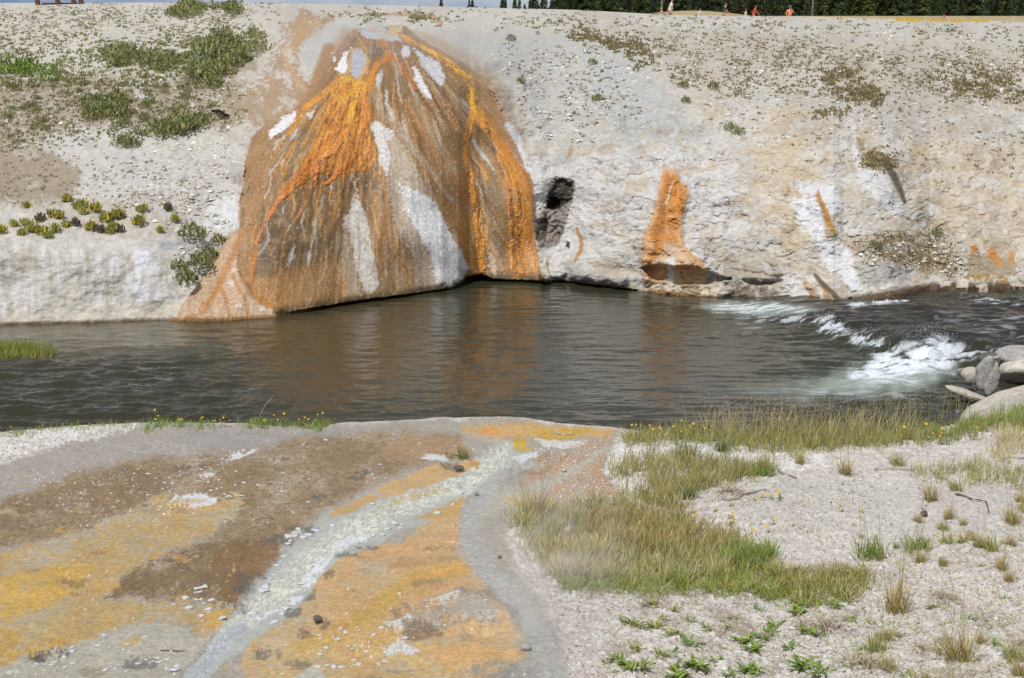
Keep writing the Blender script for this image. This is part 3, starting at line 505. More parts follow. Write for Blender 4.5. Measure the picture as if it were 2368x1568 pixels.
for x, y, r in [(1290, 630, 18), (1345, 632, 24), (1385, 640, 20), (1430, 648, 22), (1262, 640, 12)]:
    i, m = fp.poly([(x + r * math.cos(t), y + r * .8 * math.sin(t)) for t in np.linspace(0, 6.28, 10)], r * .5, 4); addrel(i, m, .16)
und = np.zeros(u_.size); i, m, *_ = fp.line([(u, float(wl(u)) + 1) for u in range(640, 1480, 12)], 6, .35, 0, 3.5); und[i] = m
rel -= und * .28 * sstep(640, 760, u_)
i, m, *_ = fp.line([(1058, 668), (1085, 652), (1112, 646), (1135, 652)], [9, 11, 9, 6], .4, 0, 3); addrel(i, m, -.55)
fY = (YW[None, :] + OFF).ravel() - rel
fco = at_depth(u_, v_, fY)
nc = len(fu)
# rows under the water and the plateau behind the crest
base = fco[:nc]; dn1 = base.copy(); dn1[:, 2] -= .25; dn1[:, 1] += .03; dn2 = base.copy(); dn2[:, 2] -= 1.2; dn2[:, 1] -= .6
crest = fco[-nc:]; back = []
for Y, z in [(64, -.12), (68, -.3), (74, -.5), (82, -.8), (92, -1.0), (104, -1.08), (114, -1.06), (122, -.9), (127, -.5), (131, -.12), (135, .0), (140, -.05), (150, -.5), (170, -1.3), (210, -2.2), (300, -4), (500, -7.5), (900, -12), (1800, -18), (5200, -26)]:
    r = crest.copy(); k = Y / crest[:, 1]; r[:, 0] *= k; r[:, 1] = Y
    ridge = np.exp(-((fu - 1600) / 190.0) ** 2) if 120 < Y < 145 else 0
    zz = 5.4 + z + (np.clip(crest[:, 2] - 5.5, -.2, .3) if Y < 100 else 0)
    if 118 < Y < 145: zz = zz * ridge + (5.4 - 1.06) * (1 - ridge) if True else zz
    r[:, 2] = np.minimum(zz, crest[:, 2] + .02) if Y < 110 else zz
    back.append(r)
allco = np.concatenate([dn2, dn1, fco] + back); nr = len(allco) // nc
pad = lambda a, n0, n1: np.concatenate([np.repeat(a[:nc], n0, 0) if a.ndim == 1 and False else np.concatenate([a[:nc]] * n0), a, np.concatenate([a[-nc:]] * n1)])
class _P: pass
fpp = _P(); fpp.col = pad(fp.col, 2, len(back)); fpp.rough = pad(fp.rough, 2, len(back))
tail = slice((2 + len(S)) * nc, None); fpp.col[tail] = alb((176, 158, 118)) * (1 + .25 * fbm(np.tile(fu, len(back)) / 30, np.repeat(np.arange(len(back)), nc) / 1.5, 3, 5))[:, None]
M_bank = mat("sinter", n_scale=9, n_amt=.16, n2=(42, .2), bump=.4, b_scale=30, b2=(110, .35, .01), spec=.25, rattr=True, stretch=(1, 1, 1.6))
M_mound = mat("wet_microbial_mat", n_scale=16, n_amt=.28, n2=(55, .4), bump=.6, b_scale=40, b2=(140, .5, .012), spec=.45, rattr=True)
mfull = np.zeros(len(allco)); mfull[2 * nc:2 * nc + u_.size] = mm; mfull[:2 * nc] = np.tile(mm[:nc], 2)
sheet([("spring_mound", lambda q: mfull[q].mean(1) > .5), ("far_bank", None)], allco, nr, nc, fpp, [M_mound, M_bank])
far = Chart(fu, fV, fco)
# ================================================================== near bank
edge = curve([(-900, 1030), (-400, 1015), (0, 1000), (160, 985), (330, 977), (560, 978), (700, 984), (750, 982), (850, 975), (1000, 968), (1100, 964), (1170, 963), (1230, 968), (1290, 978), (1420, 988), (1500, 1000), (1700, 1010), (1900, 1008), (2100, 992), (2200, 984), (2225, 972), (2255, 952), (2300, 936), (2367, 915), (2600, 880), (3300, 860)])
nu = np.concatenate([np.arange(-900, -60, 16), np.arange(-60, 2430, 2.4), np.arange(2430, 3300, 16)])
T = np.concatenate([np.linspace(0, 1, 440) ** 1.0, np.linspace(1, 2.2, 60)[1:]])[::-1]      # rows from the viewer's feet to the brink
NE = edge(nu) + 1.2 * noise2(nu / 25, nu * 0, 3) + .7 * noise2(nu / 7, nu * 0, 4)
nV = NE[None, :] + T[:, None] * (1580 - NE)[None, :]; nU = np.tile(nu, (len(T), 1))
npnt = Paint(nU, nV, (203, 196, 188)); npnt.lace = .5; p = npnt; u_, v_ = p.U, p.V
nco = at_plane(u_, v_, 1.2, .055, 15.5)
X, Y = nco[:, 0], nco[:, 1]
g1 = fbm(X / .9, Y / .9, 4, 201); g2 = fbm(X / .12, Y / .12, 4, 203); g3 = fbm(X / .035, Y / .05, 3, 205)
allI = np.arange(u_.size)
p.mix(allI, sstep(0, .4, g1) * .4, (186, 176, 164)); p.mix(allI, sstep(.1, .45, g2) * .5, (222, 219, 214)); p.mix(allI, sstep(.15, .5, -g2) * .4, (168, 156, 142)); p.mix(allI, sstep(.2, .45, -g3) * .4, (140, 128, 115))
# left terrace: grey film, gravel corner, brown mat, yellow mats
flat = np.zeros(u_.size)
i, m = p.poly([(-900, 1030), (0, 1075), (230, 990), (560, 980), (760, 984), (1000, 970), (1170, 965), (1290, 982), (1430, 995), (1415, 1030), (1395, 1090), (1440, 1150), (1330, 1175), (1200, 1180), (1170, 1240), (1200, 1330), (1262, 1400), (1310, 1500), (1325, 1600), (1400, 2600), (-900, 2600)], 7, 7, 3)
flat[i] = m; p.mix(i, m, (168, 160, 148), .6)
n_s = fbm(X / .45 + Y * .3, Y / .9, 4, 211); n_t = fbm(X / .085, Y / .14, 4, 213)
fr = np.abs(fbm(X / .10 + n_t * .5, Y / .16, 3, 217)); net = sstep(.075, .01, fr)                    # a net of fine dark cracks in the dried mat
p.P([(-900, 1060), (0, 1080), (240, 996), (560, 988), (800, 990), (760, 1040), (560, 1060), (300, 1100), (0, 1180), (-900, 1240)], (166, 158, 149), .9, 16, 10, 4)
p.P([(420, 1000), (900, 985), (960, 1000), (700, 1040), (450, 1060)], (158, 153, 148), .6, 16, 12, 4)
BROWN = [(-900, 1240), (0, 1165), (170, 1095), (330, 1060), (560, 1045), (720, 1010), (900, 1000), (1060, 1010), (1085, 1050), (1000, 1065), (950, 1082), (850, 1125), (760, 1170), (700, 1212), (625, 1280), (575, 1350), (540, 1408), (380, 1395), (225, 1385), (300, 1315), (450, 1255), (545, 1190), (535, 1160), (400, 1160), (300, 1185), (170, 1236), (0, 1275), (-900, 1400)]
n_e = fbm(X / .07, Y / .14, 4, 251)
def lace(i, m, k=.9): return sstep(.34, .66, m + k * n_e[i])
i, m = p.poly(BROWN, 34, 12, 7); m = sstep(.2, .8, m + .45 * n_e[i] * sstep(1150, 1300, v_[i]) + .15 * n_e[i]); brown = np.zeros(u_.size); brown[i] = m
p.mix(i, m, (152, 130, 100), .6)
net2 = sstep(.09, .015, np.abs(fbm((X + .04 * n_t) / .055, Y / .10, 3, 219))); p.mix(i, m * sstep(-.05, .4, n_s[i]) * .8, (170, 152, 128)); p.mix(i, m * sstep(.1, .45, -n_s[i]) * .6, (136, 112, 82)); p.mix(i, m * sstep(.1, .4, n_t[i]) * .35, (180, 164, 140)); p.mix(i, m * net2[i] * .6 * sstep(-.45, .15, -n_s[i]), (106, 84, 60)); p.mix(i, m * net[i] * .75 * sstep(-.3, .2, n_s[i]), (92, 70, 46))
p.P([(300, 1320), (470, 1255), (620, 1240), (600, 1300), (545, 1400), (380, 1390), (240, 1380)], (118, 92, 60), .65, 12, 10, 5, tex=.4)
p.P([(0, 1170), (300, 1080), (500, 1070), (400, 1130), (250, 1180), (0, 1240)], (128, 104, 76), .55, 14, 10, 5, tex=.4)
p.P([(500, 1270), (640, 1240), (640, 1290), (580, 1350), (540, 1400), (500, 1380)], (134, 98, 54), .7, 12, 8, 4)
p.P([(900, 1010), (1060, 1015), (1080, 1048), (940, 1068), (860, 1060)], (172, 142, 108), .6, 12, 8)
YEL = [(-900, 1420), (0, 1278), (170, 1238), (300, 1186), (370, 1140), (430, 1160), (560, 1150), (560, 1175), (470, 1235), (300, 1320), (230, 1390), (380, 1402), (530, 1412), (500, 1445), (470, 1475), (420, 1448), (330, 1440), (200, 1478), (0, 1528), (-900, 1650)]
i, m = p.poly(YEL, 18, 10, 5); m = lace(i, m); yel = np.zeros(u_.size); yel[i] = m
p.mix(i, m, (178, 162, 126), .5)
p.mix(i, m * sstep(-.1, .35, n_s[i]) * .75, (184, 154, 98)); p.mix(i, m * sstep(.1, .4, -n_s[i]) * .75, (178, 170, 150)); p.mix(i, m * sstep(.1, .4, n_t[i]) * .6, (196, 154, 84)); p.mix(i, m * net[i] * .65, (198, 136, 54)); p.mix(i, m * sstep(.15, .45, -n_t[i]) * .45, (178, 158, 120))
p.P([(0, 1330), (150, 1300), (215, 1310), (180, 1370), (90, 1400), (0, 1450)], (206, 160, 58), .8, 16, 10, 4, tex=.4)
p.P([(0, 1440), (60, 1470), (180, 1475), (120, 1520), (0, 1530)], (194, 148, 50), .7, 10, 8, 4, tex=.3)
p.P([(480, 1420), (520, 1415), (560, 1400), (500, 1470), (470, 1490)], (208, 156, 52), .75, 8, 6, 3, tex=.2)
p.P([(380, 1160), (470, 1165), (545, 1150), (500, 1180), (380, 1200)], (208, 160, 76), .6, 8, 8)
p.rough[i] = np.minimum(p.rough[i], 1 - .5 * m)
for k in range(26):
    x, y = rng.uniform(0, 480), rng.uniform(1180, 1500); p.B(x, y, rng.uniform(10, 42), rng.uniform(3, 9), [(172, 164, 144), (150, 122, 88), (206, 152, 70), (186, 172, 140), (130, 104, 74)][int(rng.integers(5))], op=.55, feather=7, warp=12, fine=7)
# pale mud at the foot of the picture, left
p.P([(-900, 1700), (0, 1532), (200, 1482), (330, 1444), (420, 1452), (475, 1482), (430, 1540), (400, 1600), (300, 2300), (-900, 2600)], (178, 172, 156), .95, 8, 7, 3, .45)
for x, y, rx, ry, c in [(120, 1508, 45, 9, (92, 84, 74)), (80, 1515, 30, 6, (74, 68, 60)), (325, 1525, 46, 20, (118, 112, 102)), (300, 1480, 30, 10, (188, 160, 96)), (215, 1545, 34, 16, (150, 138, 112)), (280, 1470, 55, 8, (168, 160, 140)), (30, 1545, 16, 5, (218, 216, 210))]:
    p.B(x, y, rx, ry, c, op=.8, feather=6, warp=8, fine=4, tex=.25)
# orange and yellow mats right of the runnel
OG = [(1060, 1150), (1066, 1270), (1104, 1302), (1092, 1330), (1150, 1370), (1195, 1450), (1225, 1500), (1180, 1540), (1120, 1600), (700, 1640), (560, 1640), (560, 1500), (600, 1430), (690, 1425), (700, 1390), (730, 1340), (780, 1290), (830, 1250), (930, 1255), (1000, 1180)]
i, m = p.poly(OG, 14, 8, 5); m = lace(i, m, .7); org = np.zeros(u_.size); org[i] = m
p.mix(i, m, (194, 166, 124), .5)
p.mix(i, m * sstep(0, .35, n_s[i]) * .7, (204, 158, 102)); p.mix(i, m * sstep(.05, .4, -n_s[i]) * .75, (184, 170, 142)); p.mix(i, m * sstep(.15, .45, n_t[i]) * .5, (210, 150, 86)); p.mix(i, m * sstep(.2, .5, -n_t[i]) * .5, (182, 154, 112)); p.mix(i, m * net[i] * .35, (214, 146, 72))
p.P([(840, 1252), (940, 1256), (1060, 1190), (1066, 1275), (1000, 1320), (880, 1340), (800, 1330), (800, 1290)], (214, 160, 104), .55, 12, 10, 5, tex=.45)
p.L([(1095, 1310), (1020, 1325), (940, 1345), (890, 1390), (830, 1440), (760, 1470), (700, 1490)], [16, 16, 17, 22, 22, 20, 16], (198, 156, 66), .75, .7, 7, 4, .45)
p.L([(1100, 1308), (1030, 1322), (950, 1340)], [8, 8, 5], (220, 148, 66), .75, .7)
p.P([(700, 1470), (800, 1470), (900, 1500), (1000, 1490), (1200, 1490), (1210, 1520), (1100, 1550), (900, 1560), (700, 1600), (600, 1600), (600, 1500)], (198, 168, 104), .6, 12, 9, 4, tex=.4)
p.P([(960, 1500), (1080, 1488), (1215, 1498), (1190, 1525), (1050, 1545)], (214, 162, 100), .65, 10, 8, 4)
p.P([(830, 1285), (900, 1310), (930, 1290), (1060, 1290), (1050, 1300), (900, 1325), (830, 1310)], (170, 126, 76), .5, 8, 8, 5, tex=.3)
for x, y, rx, ry, c in [(860, 1318, 42, 16, (182, 172, 142)), (760, 1330, 16, 12, (120, 100, 70)), (800, 1270, 34, 12, (140, 112, 76)), (1000, 1350, 50, 10, (152, 126, 94)), (930, 1410, 26, 20, (146, 124, 96)), (750, 1440, 16, 12, (104, 92, 76)), (700, 1460, 24, 12, (120, 96, 72)), (690, 1530, 34, 11, (120, 112, 102)), (620, 1505, 32, 14, (112, 106, 96)), (1020, 1270, 40, 7, (150, 106, 66)), (910, 1540, 40, 10, (150, 146, 132)), (860, 1575, 40, 16, (140, 132, 118)), (1075, 1470, 14, 8, (140, 138, 132)), (1150, 1545, 60, 24, (142, 142, 138)), (1240, 1560, 60, 30, (150, 150, 147))]:
    p.B(x, y, rx, ry, c, op=.75, feather=6, warp=8, fine=5, tex=.3)
for k in range(26):
    x, y = rng.uniform(740, 1160), rng.uniform(1270, 1560); p.B(x, y, rng.uniform(10, 40), rng.uniform(3, 9), [(186, 172, 144), (168, 132, 92), (226, 150, 74), (196, 168, 122), (190, 150, 64)][int(rng.integers(5))], op=.5, feather=7, warp=12, fine=7)
# grey hummock with white crust
p.P([(985, 1395), (1060, 1365), (1130, 1375), (1185, 1420), (1190, 1455), (1080, 1450), (1000, 1470), (900, 1470), (880, 1450), (920, 1430)], (160, 148, 134), .9, 8, 8, 4, tex=.2)
p.P([(985, 1410), (1040, 1380), (1070, 1378), (1050, 1410), (1050, 1425), (1010, 1425)], (214, 211, 202), .9, 4, 6, 4, tex=.2)
p.P([(1040, 1400), (1110, 1400), (1180, 1440), (1130, 1450), (1020, 1440)], (184, 178, 168), .7, 8, 8, 4, tex=.3)
p.P([(890, 1440), (945, 1432), (955, 1460), (925, 1475), (900, 1462)], (206, 205, 198), .85, 4, 6, 4, tex=.2)
p.P([(880, 1500), (925, 1480), (945, 1470), (935, 1490), (975, 1505), (950, 1512), (900, 1510)], (206, 208, 206), .9, 4, 5, 4, tex=.2)
p.P([(930, 1455), (1000, 1458), (1030, 1470), (960, 1490), (930, 1480)], (128, 104, 78), .7, 6, 6, 4)
p.P([(650, 1590), (700, 1545), (730, 1535), (760, 1570), (740, 1640), (640, 1640)], (190, 190, 178), .9, 5, 5, 3, .35)
# the runnel: grey-white flowing water with its flat grey margins
MARG = [(1185, 1020), (1225, 1040), (1230, 1075), (1160, 1105), (1080, 1140), (985, 1205), (905, 1230), (860, 1262), (790, 1290), (735, 1335), (700, 1395), (650, 1440), (590, 1475), (500, 1530), (450, 1620), (380, 1620), (430, 1540), (495, 1470), (560, 1400), (590, 1345), (640, 1290), (700, 1235), (740, 1195), (830, 1150), (930, 1105), (1040, 1080), (1130, 1060)]
i, m = p.poly(MARG, 5, 6, 3); run = np.zeros(u_.size); run[i] = m; p.mix(i, m * .95, (178, 180, 172), .25)
i, m, al, ac = p.line([(1165, 1035), (1150, 1070), (1080, 1108), (970, 1148), (850, 1205), (745, 1270), (665, 1340), (600, 1400), (540, 1450), (500, 1490), (450, 1570), (430, 1620)], [18, 20, 20, 22, 26, 28, 27, 24, 18, 15, 16, 18], .75, 6, 5)
rp = fbm(al / 16, ac / 3.2, 4, 221); p.mix(i, m * .9, (198, 200, 186), .2); p.mix(i, m * sstep(-.1, .25, rp) * .97, (230, 229, 212), .2); p.mix(i, m * sstep(.08, .35, -rp) * .7, (158, 164, 150), .2); run[i] = np.maximum(run[i], m)
i2, m2, al2, ac2 = p.line([(560, 1450), (500, 1490), (455, 1560), (430, 1620)], [14, 16, 18, 20], .6, 4, 3); rp2 = fbm(al2 / 12, ac2 / 3, 3, 223); p.mix(i2, m2 * .8, (162, 166, 172), .15); p.mix(i2, m2 * sstep(.05, .35, rp2) * .8, (204, 208, 214), .15)
p.P([(870, 1128), (1000, 1075), (1060, 1068), (1110, 1070), (1090, 1082), (1010, 1108), (930, 1140), (880, 1148)], (208, 164, 96), .85, 6, 5, 3); p.P([(1085, 1064), (1110, 1068), (1106, 1082), (1090, 1080)], (204, 138, 40), .9, 3, 3)
p.P([(770, 1178), (860, 1140), (880, 1150), (800, 1190), (760, 1196)], (200, 160, 86), .85, 5, 4, 3); p.P([(890, 1155), (1010, 1120), (1040, 1130), (960, 1150), (900, 1165)], (194, 164, 92), .6, 6, 5, 4, tex=.3)
p.P([(960, 1190), (1070, 1140), (1080, 1150), (1055, 1180), (1010, 1195)], (200, 158, 82), .8, 6, 5, 3)
# yellow-green head of the runnel by the brink
p.P([(1060, 982), (1180, 972), (1300, 985), (1420, 992), (1410, 1010), (1300, 1010), (1230, 1005), (1090, 1005)], (204, 160, 92), .85, 6, 6, 4)
p.P([(1200, 1000), (1260, 990), (1380, 990), (1350, 1003), (1250, 1022), (1200, 1035), (1180, 1015)], (190, 156, 58), .85, 5, 6, 4, tex=.2)
p.P([(1120, 985), (1150, 990), (1145, 1006), (1110, 1005)], (224, 140, 58), .8, 4, 4, 3); p.P([(1190, 1022), (1240, 1018), (1250, 1030), (1210, 1048), (1180, 1040)], (206, 166, 48), .85, 4, 5, 4, tex=.15)
p.P([(1060, 995), (1150, 1003), (1180, 1020), (1140, 1030), (1080, 1012)], (196, 178, 150), .6, 6, 6)
p.P([(1230, 1008), (1280, 1012), (1360, 1020), (1330, 1035), (1260, 1030)], (214, 210, 203), .9, 4, 6, 5, tex=.25); p.P([(1180, 1058), (1240, 1045), (1250, 1055), (1200, 1068)], (216, 217, 218), .9, 3, 4, 3)
p.P([(970, 1055), (1000, 1050), (1040, 1057), (1035, 1065), (990, 1062)], (212, 210, 206), .95, 2, 3, 3); p.P([(1080, 965), (1170, 963), (1240, 972), (1200, 982), (1100, 978)], (168, 156, 142), .8, 5, 4)
# red-brown soil and pale side path right of the runnel
p.P([(1240, 1060), (1330, 1030), (1418, 1005), (1400, 1050), (1395, 1095), (1440, 1150), (1340, 1178), (1260, 1165), (1200, 1130)], (184, 150, 120), .9, 8, 8, 4, tex=.3)
p.L([(1405, 1035), (1340, 1080), (1260, 1120), (1190, 1150), (1120, 1170)], [6, 10, 14, 18, 24], (180, 174, 158), .9, .6, 5, 3); p.L([(1170, 1150), (1260, 1160), (1340, 1172)], [6, 5, 4], (206, 168, 116), .6)
p.L([(1160, 1095), (1110, 1150), (1085, 1210), (1085, 1270), (1130, 1330), (1180, 1385), (1225, 1440), (1262, 1500), (1290, 1600)], [16, 20, 26, 26, 26, 28, 28, 30, 36], (174, 172, 166), .95, .6, 6, 3, .5)
p.P([(1230, 1060), (1310, 1040), (1320, 1060), (1250, 1095), (1180, 1100), (1170, 1080)], (150, 128, 104), .6, 8, 8, 5, tex=.2)
# white crust flecks over the dried mats, grey scorched hems along the runnel
n_w = fbm(X / .03, Y / .085, 3, 231); wf = sstep(.46, .56, n_w) * flat * (1 - run) * sstep(-.2, .3, n_s); p.mix(allI, wf * .85, (216, 214, 210), .7)
hem = [(830, 1100, 28, 9), (640, 1250, 46, 10), (625, 1268, 22, 11), (580, 1330, 40, 12), (565, 1360, 26, 14), (700, 1220, 40, 7), (850, 1262, 28, 8), (800, 1285, 26, 7), (715, 1375, 18, 20), (680, 1420, 22, 12), (750, 1150, 30, 8), (1040, 1075, 24, 8), (450, 1080, 40, 8), (560, 1410, 20, 10)]
for x, y, rx, ry in hem: p.B(x, y, rx, ry, (100, 98, 94), op=.75, feather=6, warp=8, fine=5, tex=.25)
for pts in [[(590, 1430), (640, 1400), (690, 1375), (712, 1365), (700, 1385), (640, 1420), (600, 1440)], [(700, 1330), (740, 1290), (770, 1270), (785, 1265), (770, 1290), (745, 1320), (730, 1345), (700, 1360)], [(770, 1262), (800, 1240), (855, 1230), (860, 1238), (820, 1255), (790, 1275)], [(810, 1240), (860, 1232), (850, 1245)], [(390, 1158), (410, 1148), (470, 1140), (510, 1150), (490, 1165), (420, 1172), (385, 1166)], [(462, 1102), (500, 1098), (496, 1106), (470, 1108)], [(500, 1070), (540, 1045), (600, 1035), (580, 1050), (530, 1070)], [(660, 1240), (690, 1222), (700, 1235), (660, 1248)]]:
    i, m = p.P(pts, (218, 220, 222), .92, 4, 5, 5, .6, tex=.2); p.rel[i] += m * .012
p.P([(400, 1158), (480, 1150), (470, 1160), (410, 1166)], (196, 170, 128), .7, 4, 4)
# white chalky gravel areas on the right
for pts in [[(1430, 1030), (1500, 1042), (1600, 1035), (1720, 1040), (1740, 1060), (1560, 1062), (1440, 1060), (1400, 1100), (1410, 1055)], [(1430, 1110), (1500, 1105), (1500, 1140), (1440, 1130)], [(1240, 1185), (1310, 1170), (1340, 1180), (1290, 1205), (1240, 1205)], [(-100, 1010), (150, 985), (320, 978), (300, 995), (80, 1045), (-100, 1080)], [(1700, 1050), (1900, 1040), (1960, 1075), (1800, 1095)]]:
    i, m = p.P(pts, (222, 219, 214), .8, 8, 8, 5, tex=.25)
p.P([(1560, 1120), (1900, 1100), (2380, 1130), (2380, 1240), (2100, 1240), (1750, 1200)], (192, 187, 179), .55, 20, 12, 5)
p.P([(1180, 1240), (1240, 1290), (1270, 1370), (1360, 1420), (1420, 1450), (1400, 1600), (1320, 1600), (1300, 1480), (1240, 1390), (1170, 1300)], (188, 176, 168), .7, 10, 9, 6, tex=.3)
for x, y, rx, ry in [(1500, 1400, 60, 18), (1680, 1420, 60, 20), (1640, 1500, 40, 20), (1900, 1450, 60, 22), (1750, 1540, 60, 18), (2240, 1560, 60, 24), (1960, 1420, 40, 14), (1440, 1500, 50, 20), (2180, 1380, 50, 20), (2060, 1330, 40, 10), (1560, 1440, 40, 12), (1560, 1560, 50, 12), (2300, 1440, 40, 30)]:
    p.B(x, y, rx, ry, (150, 136, 120), op=.6, feather=10, warp=10, fine=7, tex=.35)
# soil below the long grass
p.P([(1190, 1185), (1250, 1170), (1440, 1150), (1560, 1180), (1700, 1250), (1780, 1310), (1960, 1310), (2000, 1350), (1850, 1400), (1500, 1375), (1300, 1370), (1250, 1320)], (140, 126, 100), .7, 14, 10, 5, tex=.5)
# wash of bare sinter on the hump at the far right
p.P([(2215, 985), (2255, 950), (2300, 935), (2400, 910), (2400, 960), (2300, 970)], (178, 170, 158), .8, 6, 6)
hot = p.col[:, 0] / (p.col[:, 1] + 1e-4); p.col[:, 1] *= 1 + .10 * sstep(1.4, 2.2, hot); lum = p.col.mean(1, keepdims=True); p.col += (lum - p.col) * (.14 * sstep(1.3, 2.0, hot))[:, None]
# ------------------------------------------------------------------ relief of the near ground
gv = 1 - flat
h = .05 * g1 + gv * (.022 * g2 + .009 * g3) + flat * (.002 * n_t) - brown * .002 * net + .02 * wf * 0 + p.rel
h -= run * .014; h += run * .004 * fbm(X / .07, Y / .1, 2, 241)
i, m = p.poly([(985, 1395), (1060, 1365), (1130, 1375), (1185, 1420), (1190, 1455), (1080, 1450), (900, 1470)], 20, 6); h[i] += m * .07
ed = sstep(0, .03, np.repeat(T, len(nu))); h += .012 * wf
hump = sstep(2180, 2290, u_) * sstep(1060, 960, v_); h += hump * .10
nco[:, 2] += h * ed
nn = len(nu); lip = nco[-nn:]; rows = [nco]
for dy, dz in [(.04, -.02), (.12, -.10), (.35, -.32), (.8, -.7), (1.6, -1.1), (3.0, -1.9)]:
    r = lip.copy(); r[:, 1] += dy; r[:, 0] *= (r[:, 1] / lip[:, 1]); r[:, 2] += dz + .06 * noise2(r[:, 0] * 2, np.full(nn, dy * 3), 7); rows.append(r)
allco = np.concatenate(rows); npp = _P(); npp.col = np.concatenate([p.col] + [p.col[-nn:]] * 6); npp.rough = np.concatenate([p.rough] + [p.rough[-nn:]] * 6)
M_ground = mat("gravel_ground", n_scale=28, n_amt=.24, n2=(110, .32), bump=.3, b_scale=110, b2=(260, .5, .006), spec=.25, rattr=True)
M_run = mat("runnel_water", n_scale=30, n_amt=.08, bump=.6, b_scale=26, b2=(90, .4, .01), spec=.5, rattr=True)
rf = np.zeros(len(allco)); rf[:u_.size] = run; ff = np.zeros(len(allco)); ff[:u_.size] = flat
sheet([("runoff_stream", lambda q: rf[q].mean(1) > .5), ("mineral_terrace", lambda q: ff[q].mean(1) > .5), ("near_bank", None)], allco, len(allco) // nn, nn, npp, [M_run, M_ground, M_ground])
near = Chart(nu, nV, nco)
# ================================================================== river
wu = np.concatenate([np.arange(-2600, -60, 40), np.arange(-60, 2440, 2.6), np.arange(2440, 5200, 40)])
wv = np.concatenate([np.arange(636, 760, .85), np.arange(760, 1030, 1.25), np.arange(1030, 1120, 6)])[::-1]
wU, wV = np.meshgrid(wu, wv); ww = Paint(wU, wV, (56, 57, 43), .05); u_, v_ = ww.U, ww.V
RAP = [(1560, 700), (1740, 722), (1850, 742), (1930, 765), (2010, 790), (2080, 812), (2140, 815), (2200, 800), (2260, 815), (2330, 812), (2420, 806), (3000, 800)]
rv = np.interp(u_, [a for a, b in RAP], [b for a, b in RAP])
up = sstep(46, -46, v_ - rv + 10 * ww.w1) * sstep(1640, 1900, u_)
zup = .22 * up
wco = at_plane(u_, v_, 0.0); k = (CZ - zup) / CZ; wco = np.stack([wco[:, 0] * k, wco[:, 1] * k, zup], -1)
X, Y = wco[:, 0], wco[:, 1]
al_ = np.arange(u_.size)
# river bed seen through the brown water
ww.P([(560, 740), (1000, 690), (1060, 800), (1010, 880), (700, 940), (560, 860)], (84, 70, 44), .6, 60, 30, 6)
ww.P([(1010, 820), (1190, 790), (1220, 900), (1120, 960), (980, 930)], (104, 78, 38), .6, 40, 26, 8, tex=.4)
ww.P([(500, 780), (760, 800), (800, 900), (600, 950), (450, 880)], (78, 70, 40), .5, 50, 30, 8, tex=.4)
ww.P([(-900, 740), (420, 748), (500, 800), (300, 830), (-900, 830)], (112, 102, 84), .6, 30, 14)
ww.P([(-900, 830), (300, 840), (700, 900), (560, 990), (-900, 1020)], (56, 52, 38), .7, 50, 20)
ww.P([(1250, 700), (1620, 720), (1800, 830), (1750, 1000), (1300, 990), (1230, 850)], (70, 66, 54), .6, 60, 30)
ww.P([(1700, 720), (2000, 690), (2500, 680), (2500, 800), (2140, 800), (1950, 760)], (48, 44, 42), .8, 20, 10)
# foam and aerated water
foam = np.zeros(u_.size); cloud = np.zeros(u_.size)
nfo = fbm((X + Y) / .6, (Y - .35 * X) / .2, 5, 301, .62); nst = fbm(X / .5 + Y * .4, Y / .12, 4, 303)
def foam_poly(pts, a, feather, warp, fine, lo=-.25, hi=.3, n=nfo):
    i, m = ww.poly(pts, feather, warp, fine); foam[i] = np.maximum(foam[i], a * m * sstep(lo, hi, n[i] + (m - .7) * .5))
foam_poly([(1870, 742), (1890, 732), (1935, 745), (1985, 772), (2045, 788), (2075, 800), (2120, 792), (2150, 778), (2195, 788), (2222, 812), (2205, 836), (2160, 858), (2080, 872), (2010, 868), (1990, 848), (2030, 832), (2035, 812), (1990, 800), (1930, 788), (1890, 768)], 0.8, 12, 8, 6, .0, .42)
foam_poly([(1975, 850), (2050, 812), (2130, 800), (2190, 786), (2222, 808), (2190, 856), (2070, 884), (1955, 880)], 1.0, 20, 10, 7, -.5, .2)
foam_poly([(1735, 720), (1800, 722), (1870, 730), (1890, 752), (1840, 755), (1760, 745), (1700, 742)], .6, 12, 8, 6, .1, .5)
foam_poly([(1620, 712), (1680, 698), (1760, 697), (1860, 708), (1900, 716), (1800, 724), (1720, 726), (1650, 720)], .75, 8, 4, 4, -.3, .4, nst)
foam_poly([(1955, 710), (2000, 698), (2050, 690), (2100, 692), (2090, 702), (2020, 707), (1965, 714)], .9, 5, 4, 4, -.25, .25)
foam_poly([(2220, 690), (2280, 688), (2367, 702), (2400, 706), (2367, 712), (2270, 698)], .7, 4, 4, 4, -.05, .3, nst)
foam_poly([(2190, 800), (2270, 800), (2330, 806), (2290, 820), (2230, 838), (2200, 830)], .7, 8, 6, 5, 0, .4)
foam_poly([(1960, 868), (2150, 868), (2220, 850), (2230, 862), (2100, 895), (1980, 900)], .6, 12, 6, 4, 0, .45, nst)
foam_poly([(1690, 742), (1760, 740), (1800, 772), (1720, 775)], .35, 10, 8, 5, .15, .5, nst); foam_poly([(2100, 720), (2400, 720), (2400, 790), (2250, 780)], .3, 20, 10, 5, .28, .6, nst)
foam_poly([(1700, 905), (1900, 880), (2100, 890), (2200, 930), (1900, 935)], .3, 20, 8, 5, .2, .55, nst)
i, m = ww.poly([(1900, 880), (1990, 845), (2150, 855), (2210, 850), (2140, 895), (2000, 912), (1850, 910)], 22, 10, 4); cloud[i] = m
i, m = ww.poly([(1600, 710), (1700, 696), (1870, 708), (1900, 718), (1760, 732)], 10, 6); cloud[i] = np.maximum(cloud[i], m * .8)
i, m = ww.poly([(1700, 900), (1900, 870), (1960, 910), (1850, 930)], 24, 10); cloud[i] = np.maximum(cloud[i], m * .45)
